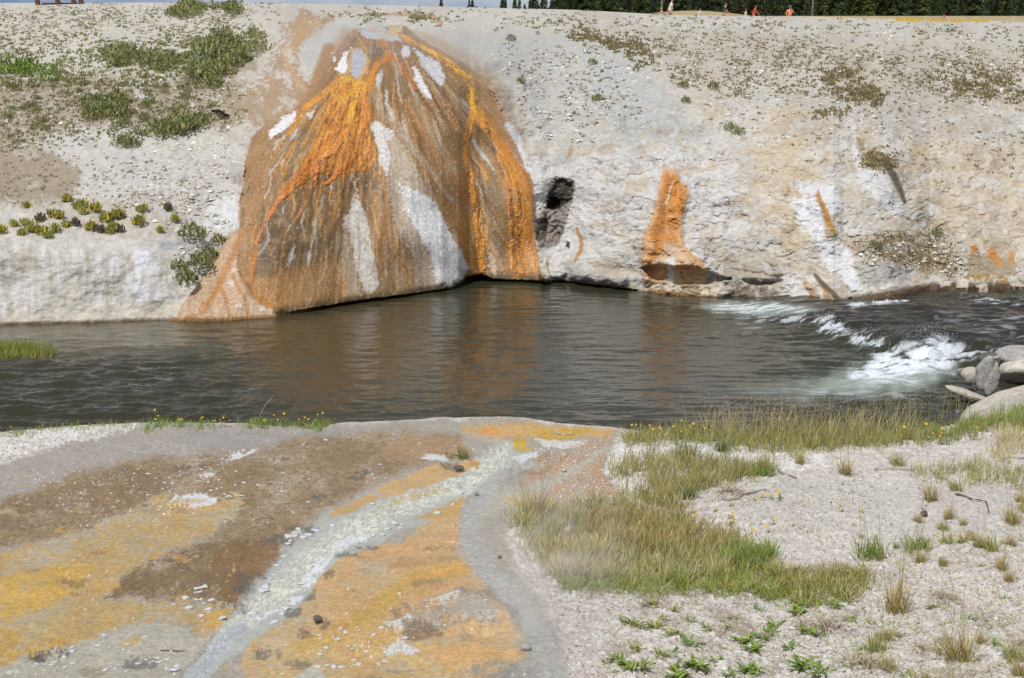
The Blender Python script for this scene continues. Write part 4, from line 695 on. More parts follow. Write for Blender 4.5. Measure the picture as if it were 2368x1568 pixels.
dark = 1 - sstep(.15, .5, foam)
ww.mix(al_, cloud * .75, (160, 172, 162), .3)
ww.mix(al_, foam * .97, (226, 233, 238), .75)
# waves: long swell, chop bent by the current, boils in the rapid
calm = 1 - .7 * sstep(1640, 1800, u_) * sstep(760, 720, v_) * sstep(1950, 1700, u_)
sh = .35 + .65 * sstep(0, 40, v_ - wl(u_) + 4)
bend = noise2(X / 3.2, Y / 2.2, 311)
c1 = fbm(X / 1.1 + bend, Y / .34 + X * .10, 3, 313); c2 = fbm(X / .55 + bend * 2, Y / .2 - X * .16, 2, 315); c3 = fbm(X / .16, Y / .08, 2, 317)
amp = (.42 + 1.15 * sstep(800, 350, u_) * sstep(775, 830, v_) + .4 * sstep(900, 960, v_) + .8 * sstep(1650, 1950, u_)) * sh
h = amp * (.05 * c1 + .026 * c2 +   .012 * c3) + up * (.05 * fbm(X / 1.6, Y / .8, 3, 319) + .02 * c2)
h += .04 * sstep(50, 6, np.abs(v_ - rv)) * sstep(1850, 1980, u_) * sstep(2260, 2160, u_) * (.3 + fbm(X / .45, Y / .35, 4, 321))
h += .11 * np.exp(-((u_ - 2110) / 130) ** 2 - ((v_ - 778 + .05 * (u_ - 2110)) / 15) ** 2) + .07 * np.exp(-((u_ - 1960) / 90) ** 2 - ((v_ - 742) / 14) ** 2)
h += foam * (.05 * np.clip(nfo, -.3, .8) + .022 * fbm(X / .09, Y / .07, 3, 323))
wco[:, 2] += h
me = raw_mesh("river", wco, quads=grid_quads(len(wv), len(wu))[:, :], col=ww.col, extra={"rough": ww.rough, "foam": np.maximum(foam, cloud * .5)})
M_wat = D.materials.new("river_water"); M_wat.use_nodes = True; t = M_wat.node_tree; b = t.nodes["Principled BSDF"]; N = t.nodes.new; K = t.links.new
a = N("ShaderNodeAttribute"); a.attribute_name = "Col"; K(a.outputs["Color"], b.inputs["Base Color"]); a2 = N("ShaderNodeAttribute"); a2.attribute_name = "rough"; K(a2.outputs["Fac"], b.inputs["Roughness"])
b.inputs["IOR"].default_value = 1.33; b.inputs["Specular IOR Level"].default_value = .5
tc = N("ShaderNodeTexCoord"); mp = N("ShaderNodeMapping"); mp.inputs["Scale"].default_value = (6, 16, 6); K(tc.outputs["Object"], mp.inputs[0]); n = N("ShaderNodeTexNoise"); n.inputs["Scale"].default_value = 1; n.inputs["Detail"].default_value = 4; K(mp.outputs[0], n.inputs[0])
bp = N("ShaderNodeBump"); bp.inputs["Strength"].default_value = .25; bp.inputs["Distance"].default_value = .03; K(n.outputs[0], bp.inputs["Height"]); K(bp.outputs[0], b.inputs["Normal"])
tag(link("river", me, M_wat), kind="structure")
river = Chart(wu, wv, wco)
# ================================================================== plants
M_grass = mat("grass_blades", rough=.6, n_amt=0, spec=.1, trans=.35)
M_leaf = mat("leaf", rough=.6, n_amt=0, spec=.1, trans=.35)
M_wood = mat("weathered_wood", (168, 160, 150), attr=False, n_scale=30, n_amt=.35, bump=.4, b_scale=60)
GREEN, OLIVE, STRAW, DRY, BRIGHT = (132, 148, 84), (150, 152, 92), (200, 184, 138), (176, 164, 140), (138, 164, 78)
def blades(n_pos, h, w, lean, tone, tip, rs, curl=.35, wind=(.12, .03)):
    """blade mesh data: n_pos (n,3) roots, h/w (n), lean (n) outward angle, colours (n,3)"""
    n = len(n_pos); az = rs.random(n) * 2 * math.pi
    dx = np.cos(az) * np.sin(lean) + wind[0] * rs.normal(.5, .6, n); dy = np.sin(az) * np.sin(lean) + wind[1]; dz = np.cos(lean)
    ln = np.sqrt(dx * dx + dy * dy + dz * dz); d = np.stack([dx, dy, dz], 1) / ln[:, None]
    side = np.stack([np.cos(az + 1.57 + rs.normal(0, .5, n)), np.sin(az + 1.57) * .4, np.zeros(n)], 1); side /= np.linalg.norm(side, axis=1)[:, None] + 1e-6
    hor = np.stack([d[:, 0], d[:, 1], np.zeros(n)], 1)
    vs = []; cs = []
    for t, ww in ((0, .75), (.4, 1), (.75, .7), (1, 0)):
        c = n_pos + d * (h * t)[:, None] + hor * (curl * h * t * t)[:, None] - np.array([0, 0, 1]) * (curl * .5 * h * t * t * np.linalg.norm(hor, axis=1))[:, None]
        col = tone * (1 - t) + tip * t
        if ww: vs += [c - side * (w * ww / 2)[:, None], c + side * (w * ww / 2)[:, None]]; cs += [col, col]
        else: vs.append(c); cs.append(col)
    co = np.stack(vs, 1).reshape(-1, 3); cc = np.stack(cs, 1).reshape(-1, 3); b = np.arange(n)[:, None] * 7
    q = np.concatenate([b + np.array([[0, 1, 3, 2]]), b + np.array([[2, 3, 5, 4]])]); t3 = b + np.array([[4, 5, 6]])
    return co, q, t3, cc
def join(parts):
    co, q, t, c, k = [], [], [], [], 0
    for a, b, d, e in parts:
        co.append(a); q.append(b + k); t.append(d + k); c.append(e); k += len(a)
    return np.concatenate(co), np.concatenate(q), np.concatenate(t), np.concatenate(c)
def blade_mesh(name, parts):
    co, q, t, c = join(parts); return raw_mesh(name, co, tris=t, quads=q, col=np.clip(c * 1.3, 0, .9), smooth=False)
def tones(n, cols, rs, var=.15):
    a = np.array([alb(c) for c in cols]); k = rs.integers(0, len(a), n); return np.clip(a[k] * (1 + rs.normal(0, var, (n, 1))), .005, .9)
def in_poly(x, y, pts):
    p = np.array(pts, float); ins = np.zeros(len(x), bool)
    for k in range(len(p)):
        a, b = p[k], p[(k + 1) % len(p)]
        if a[1] == b[1]: continue
        ins ^= ((a[1] > y) != (b[1] > y)) & (x < (b[0] - a[0]) * (y - a[1]) / (b[1] - a[1]) + a[0])
    return ins
def scatter(pts, n, rs, clump=None, sc=30., jit=0.):
    p = np.array(pts, float); lo, hi = p.min(0), p.max(0); X, Y = [], []
    got = 0
    while got < n:
        x = rs.uniform(lo[0], hi[0], n * 3); y = rs.uniform(lo[1], hi[1], n * 3); k = in_poly(x, y, pts)
        if clump is not None: k &= fbm(x / sc, y / (sc * .5), 3, 401) * 1.3 + rs.normal(0, .16, n * 3) > clump
        X.append(x[k]); Y.append(y[k]); got += k.sum()
        if got == 0 and len(X) > 20: break
    X = np.concatenate(X)[:n]; Y = np.concatenate(Y)[:n]
    if jit: w = 2.2 * jit; X = X + w * fbm(X / 45, Y / 25, 3, 405) + rs.normal(0, jit, len(X)); Y = Y + .6 * w * fbm(X / 45, Y / 25, 3, 407) + rs.normal(0, jit * .55, len(X))
    return X, Y
rs = np.random.default_rng(41)
def meadow(name, areas, label, cat="grass"):
    parts = []
    for pts, n, h0, cols, tips, clump, lean in areas:
        u, v = scatter(pts, n, rs, clump, jit=11.); v = np.maximum(v, edge(u) + 3); P = near.at(u, v); n = len(u)
        h = h0 * rs.uniform(.5, 1.25, n) * (1 + .5 * fbm(u / 40, v / 25, 2, 403)); tn = tones(n, cols, rs); tp = tones(n, tips, rs)
        parts.append(blades(P - [0, 0, .01], h, rs.uniform(.003, .0062, n), np.abs(rs.normal(lean, .18, n)), tn, tp, rs))
    return tag(link(name, blade_mesh(name, parts), M_grass), label, cat, kind="stuff")
meadow("meadow_grass", [
 ([(1190, 1185), (1215, 1160), (1250, 1190), (1310, 1195), (1330, 1170), (1440, 1160), (1560, 1185), (1640, 1215), (1720, 1260), (1780, 1310), (1700, 1340), (1560, 1350), (1400, 1350), (1290, 1340), (1240, 1290), (1200, 1240)], 8200, .135, [OLIVE, GREEN, GREEN, STRAW], [STRAW, (206, 186, 140), GREEN, OLIVE], .06, .3),
 ([(1300, 1190), (1560, 1190), (1700, 1260), (1500, 1290), (1330, 1260)], 1500, .15, [(166, 146, 104), (178, 156, 112), OLIVE], [(168, 130, 90), (184, 150, 106)], -.1, .25),
 ([(1250, 1270), (1400, 1260), (1420, 1340), (1300, 1345)], 1500, .15, [STRAW, OLIVE], [(196, 176, 126), (206, 180, 124)], 0, .6),
 ([(1440, 1010), (1520, 998), (1700, 1012), (1900, 1012), (2100, 1000), (2200, 998), (2300, 992), (2380, 975), (2380, 1000), (2200, 1020), (2050, 1030), (1900, 1040), (1840, 1045), (1700, 1035), (1600, 1025), (1450, 1028)], 5200, .14, [GREEN, OLIVE, (140, 132, 70)], [OLIVE, STRAW, (150, 146, 82)], -.1, .22),
 ([(1640, 1010), (1900, 1010), (2100, 1000), (2100, 1015), (1900, 1030), (1650, 1025)], 800, .32, [GREEN, OLIVE], [STRAW, (188, 166, 126)], -.1, .3),
 ([(2110, 1004), (2250, 994), (2330, 975), (2380, 965), (2380, 995), (2130, 1014)], 1300, .11, [BRIGHT, GREEN], [GREEN, BRIGHT], 0, .25),
 ([(1425, 1085), (1440, 1065), (1520, 1062), (1640, 1070), (1760, 1078), (1790, 1100), (1690, 1120), (1600, 1150), (1560, 1175), (1500, 1160), (1430, 1165), (1430, 1150), (1500, 1130), (1500, 1105), (1430, 1100)], 3300, .16, [OLIVE, GREEN, (140, 124, 80)], [STRAW, OLIVE, (160, 142, 96)], -.05, .22),
 ([(2110, 1080), (2250, 1070), (2380, 1090), (2380, 1140), (2260, 1130), (2110, 1110)], 1000, .11, [OLIVE, GREEN], [STRAW, OLIVE], .05, .3),
 ([(2290, 1020), (2380, 1010), (2380, 1060), (2300, 1060)], 500, .14, [OLIVE, STRAW], [STRAW], .05, .3),
 ([(0, 1000), (160, 986), (330, 979), (330, 985), (160, 994), (0, 1008)], 420, .07, [GREEN, OLIVE], [OLIVE], -.1, .3),
 ([(330, 978), (560, 979), (760, 984), (740, 992), (560, 984), (330, 982)], 900, .09, [GREEN, BRIGHT], [OLIVE, GREEN], -.05, .3),
 ([(2380, 960), (2600, 930), (3000, 920), (3000, 1010), (2700, 1010), (2380, 1010)], 2200, .13, [GREEN, OLIVE], [STRAW, OLIVE], -.05, .25), ([(2380, 1070), (2700, 1050), (2950, 1150), (2700, 1180), (2380, 1130)], 1300, .13, [OLIVE, GREEN], [STRAW, OLIVE], .02, .3), ([(2500, 1260), (2900, 1240), (2950, 1330), (2600, 1340)], 1400, .13, [OLIVE, GREEN], [STRAW, OLIVE], .0, .3),
 ([(-420, 1022), (0, 1000), (0, 1008), (-420, 1032)], 400, .07, [GREEN, OLIVE], [OLIVE], -.1, .3)],
 "long olive and straw coloured grass growing thick along the near river bank")
meadow("turf_edge", [
 ([(1290, 1345), (1400, 1335), (1480, 1340), (1600, 1330), (1780, 1320), (1960, 1340), (2010, 1360), (1930, 1395), (1840, 1400), (1720, 1385), (1600, 1370), (1480, 1380), (1430, 1370), (1300, 1368)], 4300, .10, [BRIGHT, (126, 136, 62), OLIVE], [(150, 160, 80), BRIGHT, OLIVE, (170, 140, 84)], -.1, .6),
 ([(1650, 1290), (1760, 1280), (1790, 1310), (1700, 1320)], 1100, .15, [BRIGHT, GREEN], [BRIGHT, OLIVE], 0, .3),
 ([(1780, 1330), (2000, 1330), (2020, 1350), (1980, 1380), (1800, 1370)], 1700, .12, [OLIVE, (150, 136, 80)], [STRAW, OLIVE], 0, .4)],
 "short bright green grass fringe below the long olive grass")
meadow("dead_thatch", [
 ([(1400, 1390), (2000, 1380), (2380, 1400), (2380, 1600), (1400, 1600)], 5200, .05, [DRY, (170, 160, 142)], [(180, 170, 152), DRY], .12, 1.2),
 ([(1240, 1350), (1420, 1370), (1420, 1440), (1300, 1420)], 700, .035, [DRY, (150, 140, 124)], [DRY], 0, 1.2),
 ([(1500, 1130), (1760, 1120), (1800, 1160), (1560, 1190)], 700, .06, [(158, 148, 130), DRY], [(180, 172, 156)], 0, 1.1),
 ([(1640, 1440), (1790, 1430), (1800, 1470), (1650, 1480)], 700, .07, [DRY, (164, 150, 130)], [(180, 168, 150)], -.1, 1.1)],
 "flattened grey dead grass lying over the pale gravel")
meadow("sprout_cover", [
 ([(2050, 1260), (2380, 1200), (2900, 1160), (2900, 1600), (1950, 1600), (2000, 1400)], 4600, .06, [OLIVE, GREEN, (150, 130, 96)], [OLIVE, STRAW], .22, .7),
 ([(1560, 1150), (2000, 1110), (2060, 1240), (1750, 1270)], 420, .05, [GREEN, OLIVE], [OLIVE], .2, .6), ([(1400, 1380), (2100, 1380), (2100, 1580), (1400, 1580)], 1700, .045, [BRIGHT, OLIVE], [OLIVE], .18, .9)],
 "tiny green sprouts dotted over the pale gravel")
# seed heads waving above the river grass
u, v = scatter([(1580, 985), (1800, 975), (2100, 975), (2230, 965), (2230, 985), (2000, 1010), (1600, 1015)], 210, rs)
P = near.at(u, np.maximum(v, edge(u) + 3)); n = len(u); h = rs.uniform(.28, .5, n)
parts = [blades(P, h, np.full(n, .004), np.abs(rs.normal(.25, .1, n)), tones(n, [OLIVE], rs), tones(n, [(176, 156, 126)], rs), rs, wind=(.3, 0))]
tips = P + np.stack([h * .3, h * .02, h * .85], 1)
k = 7; pt = np.repeat(tips, k, 0) + rs.normal(0, .035, (n * k, 3)); parts.append(blades(pt, np.full(n * k, .022), np.full(n * k, .004), rs.uniform(0, 1.5, n * k), tones(n * k, [(164, 144, 122), (178, 160, 138)], rs), tones(n * k, [(186, 170, 150)], rs), rs))
tag(link("seed_heads", blade_mesh("seed_heads", parts), M_grass), "feathery brownish seed heads waving above the river edge grass", "grass", kind="stuff")
# ------------------------------------------------------------------ single tufts
def tuft_mesh(name, n, h, spread, cols, tipc, w=.006, seed=0, lean=.35, tall=0):
    r = np.random.default_rng(seed); a = r.random(n) * 6.28; d = spread * np.sqrt(r.random(n)) * .5
    P = np.stack([np.cos(a) * d, np.sin(a) * d * .8, np.full(n, -.01)], 1); L = [blades(P, h * r.uniform(.5, 1.15, n), np.full(n, w) * r.uniform(.7, 1.3, n), np.abs(r.normal(lean, .18, n)), tones(n, cols, r), tones(n, tipc, r), r)]
    if tall:
        t = tall; L.append(blades(P[:t], h * r.uniform(1.8, 2.8, t), np.full(t, .0035), np.abs(r.normal(.25, .15, t)), tones(t, [OLIVE], r), tones(t, [STRAW, (150, 128, 96)], r), r, curl=.2))
    return blade_mesh(name, L)
def place(me, name, u, v, label, cat, group=None, rz=0, sc=1.0, m=None, chart=None):
    p = (chart or near).at(np.array([float(u)]), np.array([float(v)]))[0]; o = link(name, me, m or M_grass); o.location = p; o.rotation_euler = (0, 0, rz)
    o.scale = (sc, sc, sc) if np.isscalar(sc) else sc; return tag(o, label, cat, group)
tm = [tuft_mesh("grass_tuft", 90, .16, .14, [GREEN, OLIVE], [OLIVE, STRAW], seed=1), tuft_mesh("grass_tuft", 120, .15, .2, [BRIGHT, GREEN], [GREEN, OLIVE], seed=2, tall=8), tuft_mesh("grass_tuft", 80, .17, .12, [(150, 132, 84), OLIVE], [STRAW, (190, 160, 110)], seed=3, tall=10), tuft_mesh("grass_tuft", 70, .11, .16, [OLIVE, GREEN], [STRAW], seed=4, lean=.5), tuft_mesh("sage_tuft", 160, .16, .2, [(110, 120, 86), (98, 108, 76)], [(130, 138, 104), (120, 128, 92)], seed=5, lean=.55), tuft_mesh("dead_tuft", 110, .12, .2, [(162, 148, 124), (150, 134, 110)], [(190, 178, 154)], seed=6, lean=.9)]
for k, u, v, sc, lab in [(0, 1072, 1060, 1.0, "dark green grass tuft standing alone beside the pale runnel's upper end"), (3, 1040, 1058, .6, "small olive grass tuft just beside the lone tuft at the runnel's head"),
 (4, 1588, 1058, 1.2, "bushy grey green tuft on white gravel below the yellow flowers"), (4, 1668, 1045, .9, "smaller grey green tuft in front of the tall river grass"), (1, 1760, 1102, 1.1, "tall green tuft with upright stems on gravel at the end of the middle grass strip"),
 (2, 1850, 1072, .8, "low straw tuft at the grass edge between two taller tufts"), (2, 1952, 1100, 1.1, "wide straw tipped tuft alone on white gravel above a pale stick"), (0, 2075, 1075, 1.0, "dark round green tuft behind the pale driftwood stick"), (1, 1720, 1310, 1.25, "bright green tuft with tall stems at the corner of the long grass"),
 (1, 2012, 1290, 1.3, "large green tuft with thin tall seed stalks right of the long grass"), (1, 2120, 1278, 1.0, "short bright green clump on gravel beside a brown mossy clump"), (3, 2200, 1262, 1.2, "brown and green mossy tuft below the dark stone"), (0, 2290, 1275, .9, "small spiky green tuft near the picture's right edge"),
 (2, 2075, 1412, 1.35, "straw coloured fan shaped tuft above the bare gravel"), (3, 1860, 1390, 1.3, "dull green tuft at the lower corner of the grass fringe"), (3, 1960, 1388, 1.2, "green tuft with reddish leaf tips at the fringe's lower end"), (2, 2215, 1525, 1.2, "sparse yellowish tuft with separate upright stalks by the lower edge"),
 (0, 2030, 1505, .9, "green tuft with one bent seed stalk beside a dead tuft"), (5, 1905, 1455, 1.35, "pale grey dead tuft lying beside a green clump"), (5, 2000, 1540, 1.2, "brownish dead tuft near the bottom edge"), (5, 1690, 1140, 1.0, "grey dead tuft at the end of a driftwood root"),
 (2, 2150, 1160, 1.1, "green and straw tuft standing behind a thin dark twig"), (0, 2210, 1140, .8, "small pointed green tuft next to the thin dark twig"), (2, 2340, 1210, 1.0, "loose stalky tuft close to the right edge under the upper grass"), (0, 2345, 1530, .9, "green tuft cut by the right edge low down"),
 (3, 1215, 1215, 1.5, "dark reedy tuft at the long grass's tip beside the grey path"), (2, 1235, 1200, 1.5, "tall brownish reeds leaning over the grey path"), (3, 1555, 1170, 1.3, "dark green clump at the lower end of the middle grass strip"), (4, 1590, 1150, .8, "grey green clump beside the dead grass of the middle strip"), (3, 712, 990, .6, "little yellow green tuft hanging at the near bank's brink")]:
    place(tm[k], tm[k].name.split(".")[0], u, v, lab, "grass tuft" if k not in (4, 5) else ("shrub" if k == 4 else "dead grass"), rz=rs.random() * 6, sc=sc)
for u, v in zip(*scatter([(1960, 1240), (2200, 1180), (2380, 1150), (2600, 1140), (2600, 1600), (1960, 1600), (2040, 1420)], 70, rs)):
    k = int(rs.choice([0, 2, 2, 3, 5])); place(tm[k], "grass_tuft" if k != 5 else "dead_tuft", u, v, "thin scattered grass tuft on the gravel of the lower right corner" if k != 5 else "small grey dead tuft on the gravel of the lower right corner", "grass tuft" if k != 5 else "dead grass", "scattered tufts on the lower right gravel" if k != 5 else "dead tufts on the lower right gravel", rz=rs.random() * 6, sc=rs.uniform(.35, .75))
# ------------------------------------------------------------------ broad leaved rosettes on the gravel
def rosette_mesh(name, n, L, seed, cols):
    r = np.random.default_rng(seed); vs, fs, cs = [], [], []
    for k in range(n):
        a = r.random() * 6.28; l = L * r.uniform(.5, 1.1); w = l * r.uniform(.16, .24); el = r.uniform(.25, 1.1); o = r.normal(0, L * .25, 2)
        d = np.array([math.cos(a), math.sin(a), 0]); s = np.array([-d[1], d[0], 0]); c0 = alb(cols[r.integers(len(cols))]) * r.uniform(.8, 1.2); b = len(vs)
        for t, ww in ((0, .25), (.35, 1), (.7, .75), (1, 0)):
            c = np.array([o[0], o[1], 0]) + d * l * t * math.cos(el * (1 - .5 * t)) + np.array([0, 0, 1]) * l * t * math.sin(el) * (1 - .35 * t)
            lift = np.array([0, 0, .25 * w * ww])
            vs += [c - s * w * ww / 2 + lift, c, c + s * w * ww / 2 + lift] if ww else [c]; cs += [c0] * (3 if ww else 1)
        for q in ((0, 1, 4, 3), (1, 2, 5, 4), (3, 4, 7, 6), (4, 5, 8, 7)): fs.append([b + i for i in q])
        fs += [[b + 6, b + 7, b + 9, b + 9], [b + 7, b + 8, b + 9, b + 9]]
    q = np.array([f for f in fs if f[2] != f[3]]); t = np.array([f[:3] for f in fs if f[2] == f[3]])
    return raw_mesh(name, np.array(vs), tris=t, quads=q, col=np.array(cs))
LG = [(136, 168, 84), (122, 154, 74), (156, 174, 92)]
rm = [rosette_mesh("broadleaf_plant", 16, .11, 11, LG), rosette_mesh("broadleaf_plant", 24, .13, 12, LG + [(158, 160, 76)]), rosette_mesh("broadleaf_plant", 10, .10, 13, LG), rosette_mesh("broadleaf_plant", 20, .12, 14, [(160, 170, 94), (146, 162, 90), (184, 176, 108)])]
ROS = [(1455, 1440, 3, 1), (1500, 1452, 3, 1.1), (1535, 1430, 0, .6), (1560, 1478, 3, .9), (1590, 1440, 2, .8), (1640, 1455, 0, 1.0), (1680, 1450, 2, .8), (1700, 1430, 0, .7), (1715, 1480, 1, 1.1), (1735, 1500, 1, 1.0), (1760, 1470, 0, .9), (1775, 1460, 0, 1.0), (1800, 1445, 0, 1.0), (1830, 1500, 0, 1.0), (1870, 1470, 1, .8), (1890, 1470, 0, .7), (1420, 1530, 3, .9), (1450, 1555, 1, 1), (1490, 1545, 3, 1), (1560, 1510, 2, .7), (1600, 1500, 0, 1.0), (1610, 1540, 1, 1.2), (1650, 1530, 2, .8), (1560, 1560, 1, 1.2), (1690, 1555, 0, .9), (1740, 1550, 1, 1.0), (1860, 1545, 1, 1.3), (1900, 1560, 0, 1.2), (1990, 1500, 2, .8), (1960, 1440, 2, .8), (1840, 1420, 1, 1.0), (1930, 1400, 0, 1.1), (2040, 1470, 2, .7), (2160, 1405, 2, .9), (2300, 1500, 2, .8), (2240, 1440, 2, .7), (2320, 1380, 2, .7), (2100, 1560, 0, .8), (1500, 1400, 3, .8), (1560, 1412, 3, .7), (1755, 1415, 2, .7), (1470, 1500, 3, .8), (1530, 1520, 3, .8), (2010, 1440, 2, .6)]
for k, (u, v, t, s) in enumerate(ROS):
    g = "broadleaf plants on the gravel left of the dead tuft" if u < 1800 else "broadleaf plants on the gravel by the dead tufts"
    lab = ("yellowish green broadleaf plant on gravel below the bright grass fringe" if t == 3 else "fresh green broadleaf plant on pale gravel below the grass fringe") if u < 1800 else "fresh green broadleaf plant on pale gravel around the dead tufts"
    place(rm[t], "broadleaf_plant", u, v, lab, "plant", g + (" (yellowish)" if t == 3 else ""), rz=rs.random() * 6, sc=s * .8, m=M_leaf)
# ------------------------------------------------------------------ yellow wildflowers
M_stem = mat("stem", (110, 124, 62), attr=False, n_amt=0, rough=.6); M_pet = mat("yellow_petals", (246, 206, 40), attr=False, n_amt=.1, rough=.5, trans=.2); M_heart = mat("flower_heart", (226, 160, 30), attr=False, n_amt=.1, rough=.7); M_blue = mat("blue_petals", (150, 150, 210), attr=False, n_amt=.1, rough=.5)
def tube(pts, r, sides=5):
    vs, qs = [], []
    for i, p in enumerate(pts):
        p = Vector(p); d = (Vector(pts[min(i + 1, len(pts) - 1)]) - Vector(pts[max(i - 1, 0)])).normalized(); a = d.orthogonal().normalized(); b = d.cross(a); rr = r[i] if not np.isscalar(r) else r
        for k in range(sides): t = 6.2832 * k / sides; vs.append(p + (a * math.cos(t) + b * math.sin(t)) * rr)
    for i in range(len(pts) - 1):
        for k in range(sides): k2 = (k + 1) % sides; qs.append((i * sides + k, i * sides + k2, (i + 1) * sides + k2, (i + 1) * sides + k))
    n = len(vs); vs += [pts[0], pts[-1]]; tr = [(n, (k + 1) % sides, k) for k in range(sides)] + [(n + 1, n - sides + k, n - sides + (k + 1) % sides) for k in range(sides)]
    return np.array([tuple(v) for v in vs]), np.array(qs), np.array(tr)
def flower(h, lean, pm, seed):
    r = np.random.default_rng(seed); root = empty("wildflower", (0, 0, 0)); top = (lean, 0, h)
    c, q, t = tube([(0, 0, -.01), (lean * .3, 0, h * .5), top], .0028, 4)
    st = link("stem", raw_mesh("stem", c, t, q), M_stem, root)
    vs, qs = [], []
    for k in range(9):
        a = k / 9 * 6.283; d = np.array([math.cos(a), math.sin(a), .25]); s = np.array([-math.sin(a), math.cos(a), 0]); b = len(vs); base = np.array(top)
        for l, w in ((.002, .003), (.007, .006), (.012, .004)): vs += [base + d * l - s * w / 2, base + d * l + s * w / 2]
        qs += [(b, b + 1, b + 3, b + 2), (b + 2, b + 3, b + 5, b + 4)]
    vs = np.array(vs); o_ = np.array(top); w_ = vs - o_; ca, sa = math.cos(.75), math.sin(.75); vs = o_ + np.stack([w_[:, 0], w_[:, 1] * ca - w_[:, 2] * sa * -1 * -1, w_[:, 1] * sa + w_[:, 2] * ca], 1)      # the heads face the sun
    bl = link("blossom", raw_mesh("blossom", np.array(vs), quads=np.array(qs)), pm, root)
    bm = bmesh.new(); bmesh.ops.create_uvsphere(bm, u_segments=6, v_segments=4, radius=.0035); bmesh.ops.translate(bm, vec=Vector(top) + Vector((0, 0, .004)), verts=bm.verts); me = D.meshes.new("disc"); bm.to_mesh(me); bm.free()
    d = link("disc", me, M_heart, bl)
    lv = rosette_mesh("leaves", 6, .045, seed + 50, [(120, 136, 70)]); link("leaves", lv, M_leaf, root)
    return root
FLW = {}
for kind, hh in (("a", .09), ("b", .14), ("c", .045)): FLW[kind] = [flower(hh * s, l, M_pet, 60 + i + len(FLW) * 7) for i, (s, l) in enumerate(((1, .01), (1.25, -.02), (.8, .025)))]
BL = flower(.1, .01, M_blue, 99)
def flowers(pts, kinds, label, group, sc=1.0):
    for u, v in pts:
        if rs.random() < .22: continue
        src = FLW[kinds[int(rs.integers(len(kinds)))]][int(rs.integers(3))]; v = max(v, float(edge(u)) + 4)
        p = near.at(np.array([float(u)]), np.array([float(v)]))[0]; dup(src, p, rs.normal(0, .6), sc * rs.uniform(.55, 1.05), label, group)["category"] = "flower"
flowers([(x, 984 + 6 * rs.random()) for x in (22, 332, 345, 358, 363, 370, 409, 414, 420, 452, 461, 466, 477, 493, 508, 512, 521, 528, 556, 575, 581, 604, 610, 617, 625, 632, 641, 655, 680, 688, 695, 700, 712, 716, 722, 728, 738, 744)], "ab", "yellow wildflower on a thin stem along the brink above dark water", "yellow flowers along the left brink")
flowers([(1420 + 200 * rs.random() ** .8 + 30, 998 + 22 * rs.random()) for _ in range(42)], "ab", "yellow wildflower among the green grass where the bare brink ends", "yellow flowers at the start of the river grass", 1.15)
flowers([(u, v) for u, v in zip(*scatter([(1600, 1180), (1760, 1150), (1900, 1150), (2010, 1190), (1900, 1250), (1700, 1240), (1600, 1210)], 34, rs))], "c", "low yellow wildflower scattered on open gravel right of the long grass", "yellow flowers on the open gravel", 1.1)
flowers([(2080, 1035), (2085, 1030), (2092, 1036), (2135, 1020), (2142, 1016), (2150, 1018), (2170, 1025), (2173, 1022), (2178, 1025), (2182, 1020), (2188, 1024), (2195, 1020), (2215, 1022), (2240, 1016), (2252, 1024), (1380, 1188), (1392, 1190), (1420, 1186)], "ab", "yellow wildflower by the right hand grass behind the driftwood", "yellow flowers by the right grass", 1.2)
for u, v in [(2162, 985), (2170, 990), (2180, 982), (2200, 985), (2210, 978), (2310, 990), (2240, 985)]:
    p = near.at(np.array([float(u)]), np.array([float(v)]))[0]; dup(BL, p, rs.random() * 6, 1.3, "pale blue wildflower in the grass below the boulders", "blue flowers below the boulders")["category"] = "flower"
def drop(root):
    for c in list(root.children_recursive): D.objects.remove(c)
    D.objects.remove(root)
for L in list(FLW.values()) + [[BL]]:
    for o in L: drop(o)
# ------------------------------------------------------------------ island sedge in the river
P0 = at_plane(np.array([60.0]), np.array([818.0]), 0.0)[0]
r2 = np.random.default_rng(77); n = 1500; a = r2.random(n) * 6.28; d = np.sqrt(r2.random(n)); P = np.stack([P0[0] - .35 + np.cos(a) * d * .85, P0[1] + np.sin(a) * d * .55, np.full(n, -.06)], 1)
hh = .26 * (1.1 - .6 * d) * r2.uniform(.6, 1.2, n)
tag(link("sedge_islet", blade_mesh("sedge_islet", [blades(P, hh + .05, r2.uniform(.006, .014, n), np.abs(r2.normal(.15, .12, n)), tones(n, [(150, 140, 82), (170, 150, 90)], r2), tones(n, [(132, 146, 72), (152, 160, 84)], r2), r2)]), M_grass), "green sedge islet standing in the shallow brown river", "sedge")
# ================================================================== plants of the far slope
def clump_mesh(name, n, w, h, seed, cols, leaf=.07):
    r = np.random.default_rng(seed); a = r.random(n) * 6.28; d = np.sqrt(r.random(n)); z = r.random(n) ** .8 * np.sqrt(np.maximum(0, 1 - d * d * .8)); cx = np.stack([np.cos(a) * d * w / 2, np.sin(a) * d * w / 2, z * h], 1)
    cx += r.normal(0, .02, (n, 3)); q = r.normal(0, 1, (n, 3)); q /= np.linalg.norm(q, axis=1)[:, None]; up = np.tile([0, 0, 1.0], (n, 1)) + q * .6; s = np.cross(up, q); s /= np.linalg.norm(s, axis=1)[:, None]; L = leaf * r.uniform(.5, 1.3, n)
    vs = np.stack([cx - s * (L * .35)[:, None], cx + s * (L * .35)[:, None], cx + up * (L * .9)[:, None] + s * (L * .15)[:, None], cx + up * (L)[:, None] - s * (L * .15)[:, None]], 1).reshape(-1, 3)
    c = np.repeat(tones(n, cols, r, .2), 4, 0); return raw_mesh(name, vs, quads=np.arange(n * 4).reshape(-1, 4), col=np.clip(c * 1.35, 0, .9), smooth=False)
SG = [(124, 130, 84), (112, 120, 76), (140, 142, 94), (150, 142, 104)]
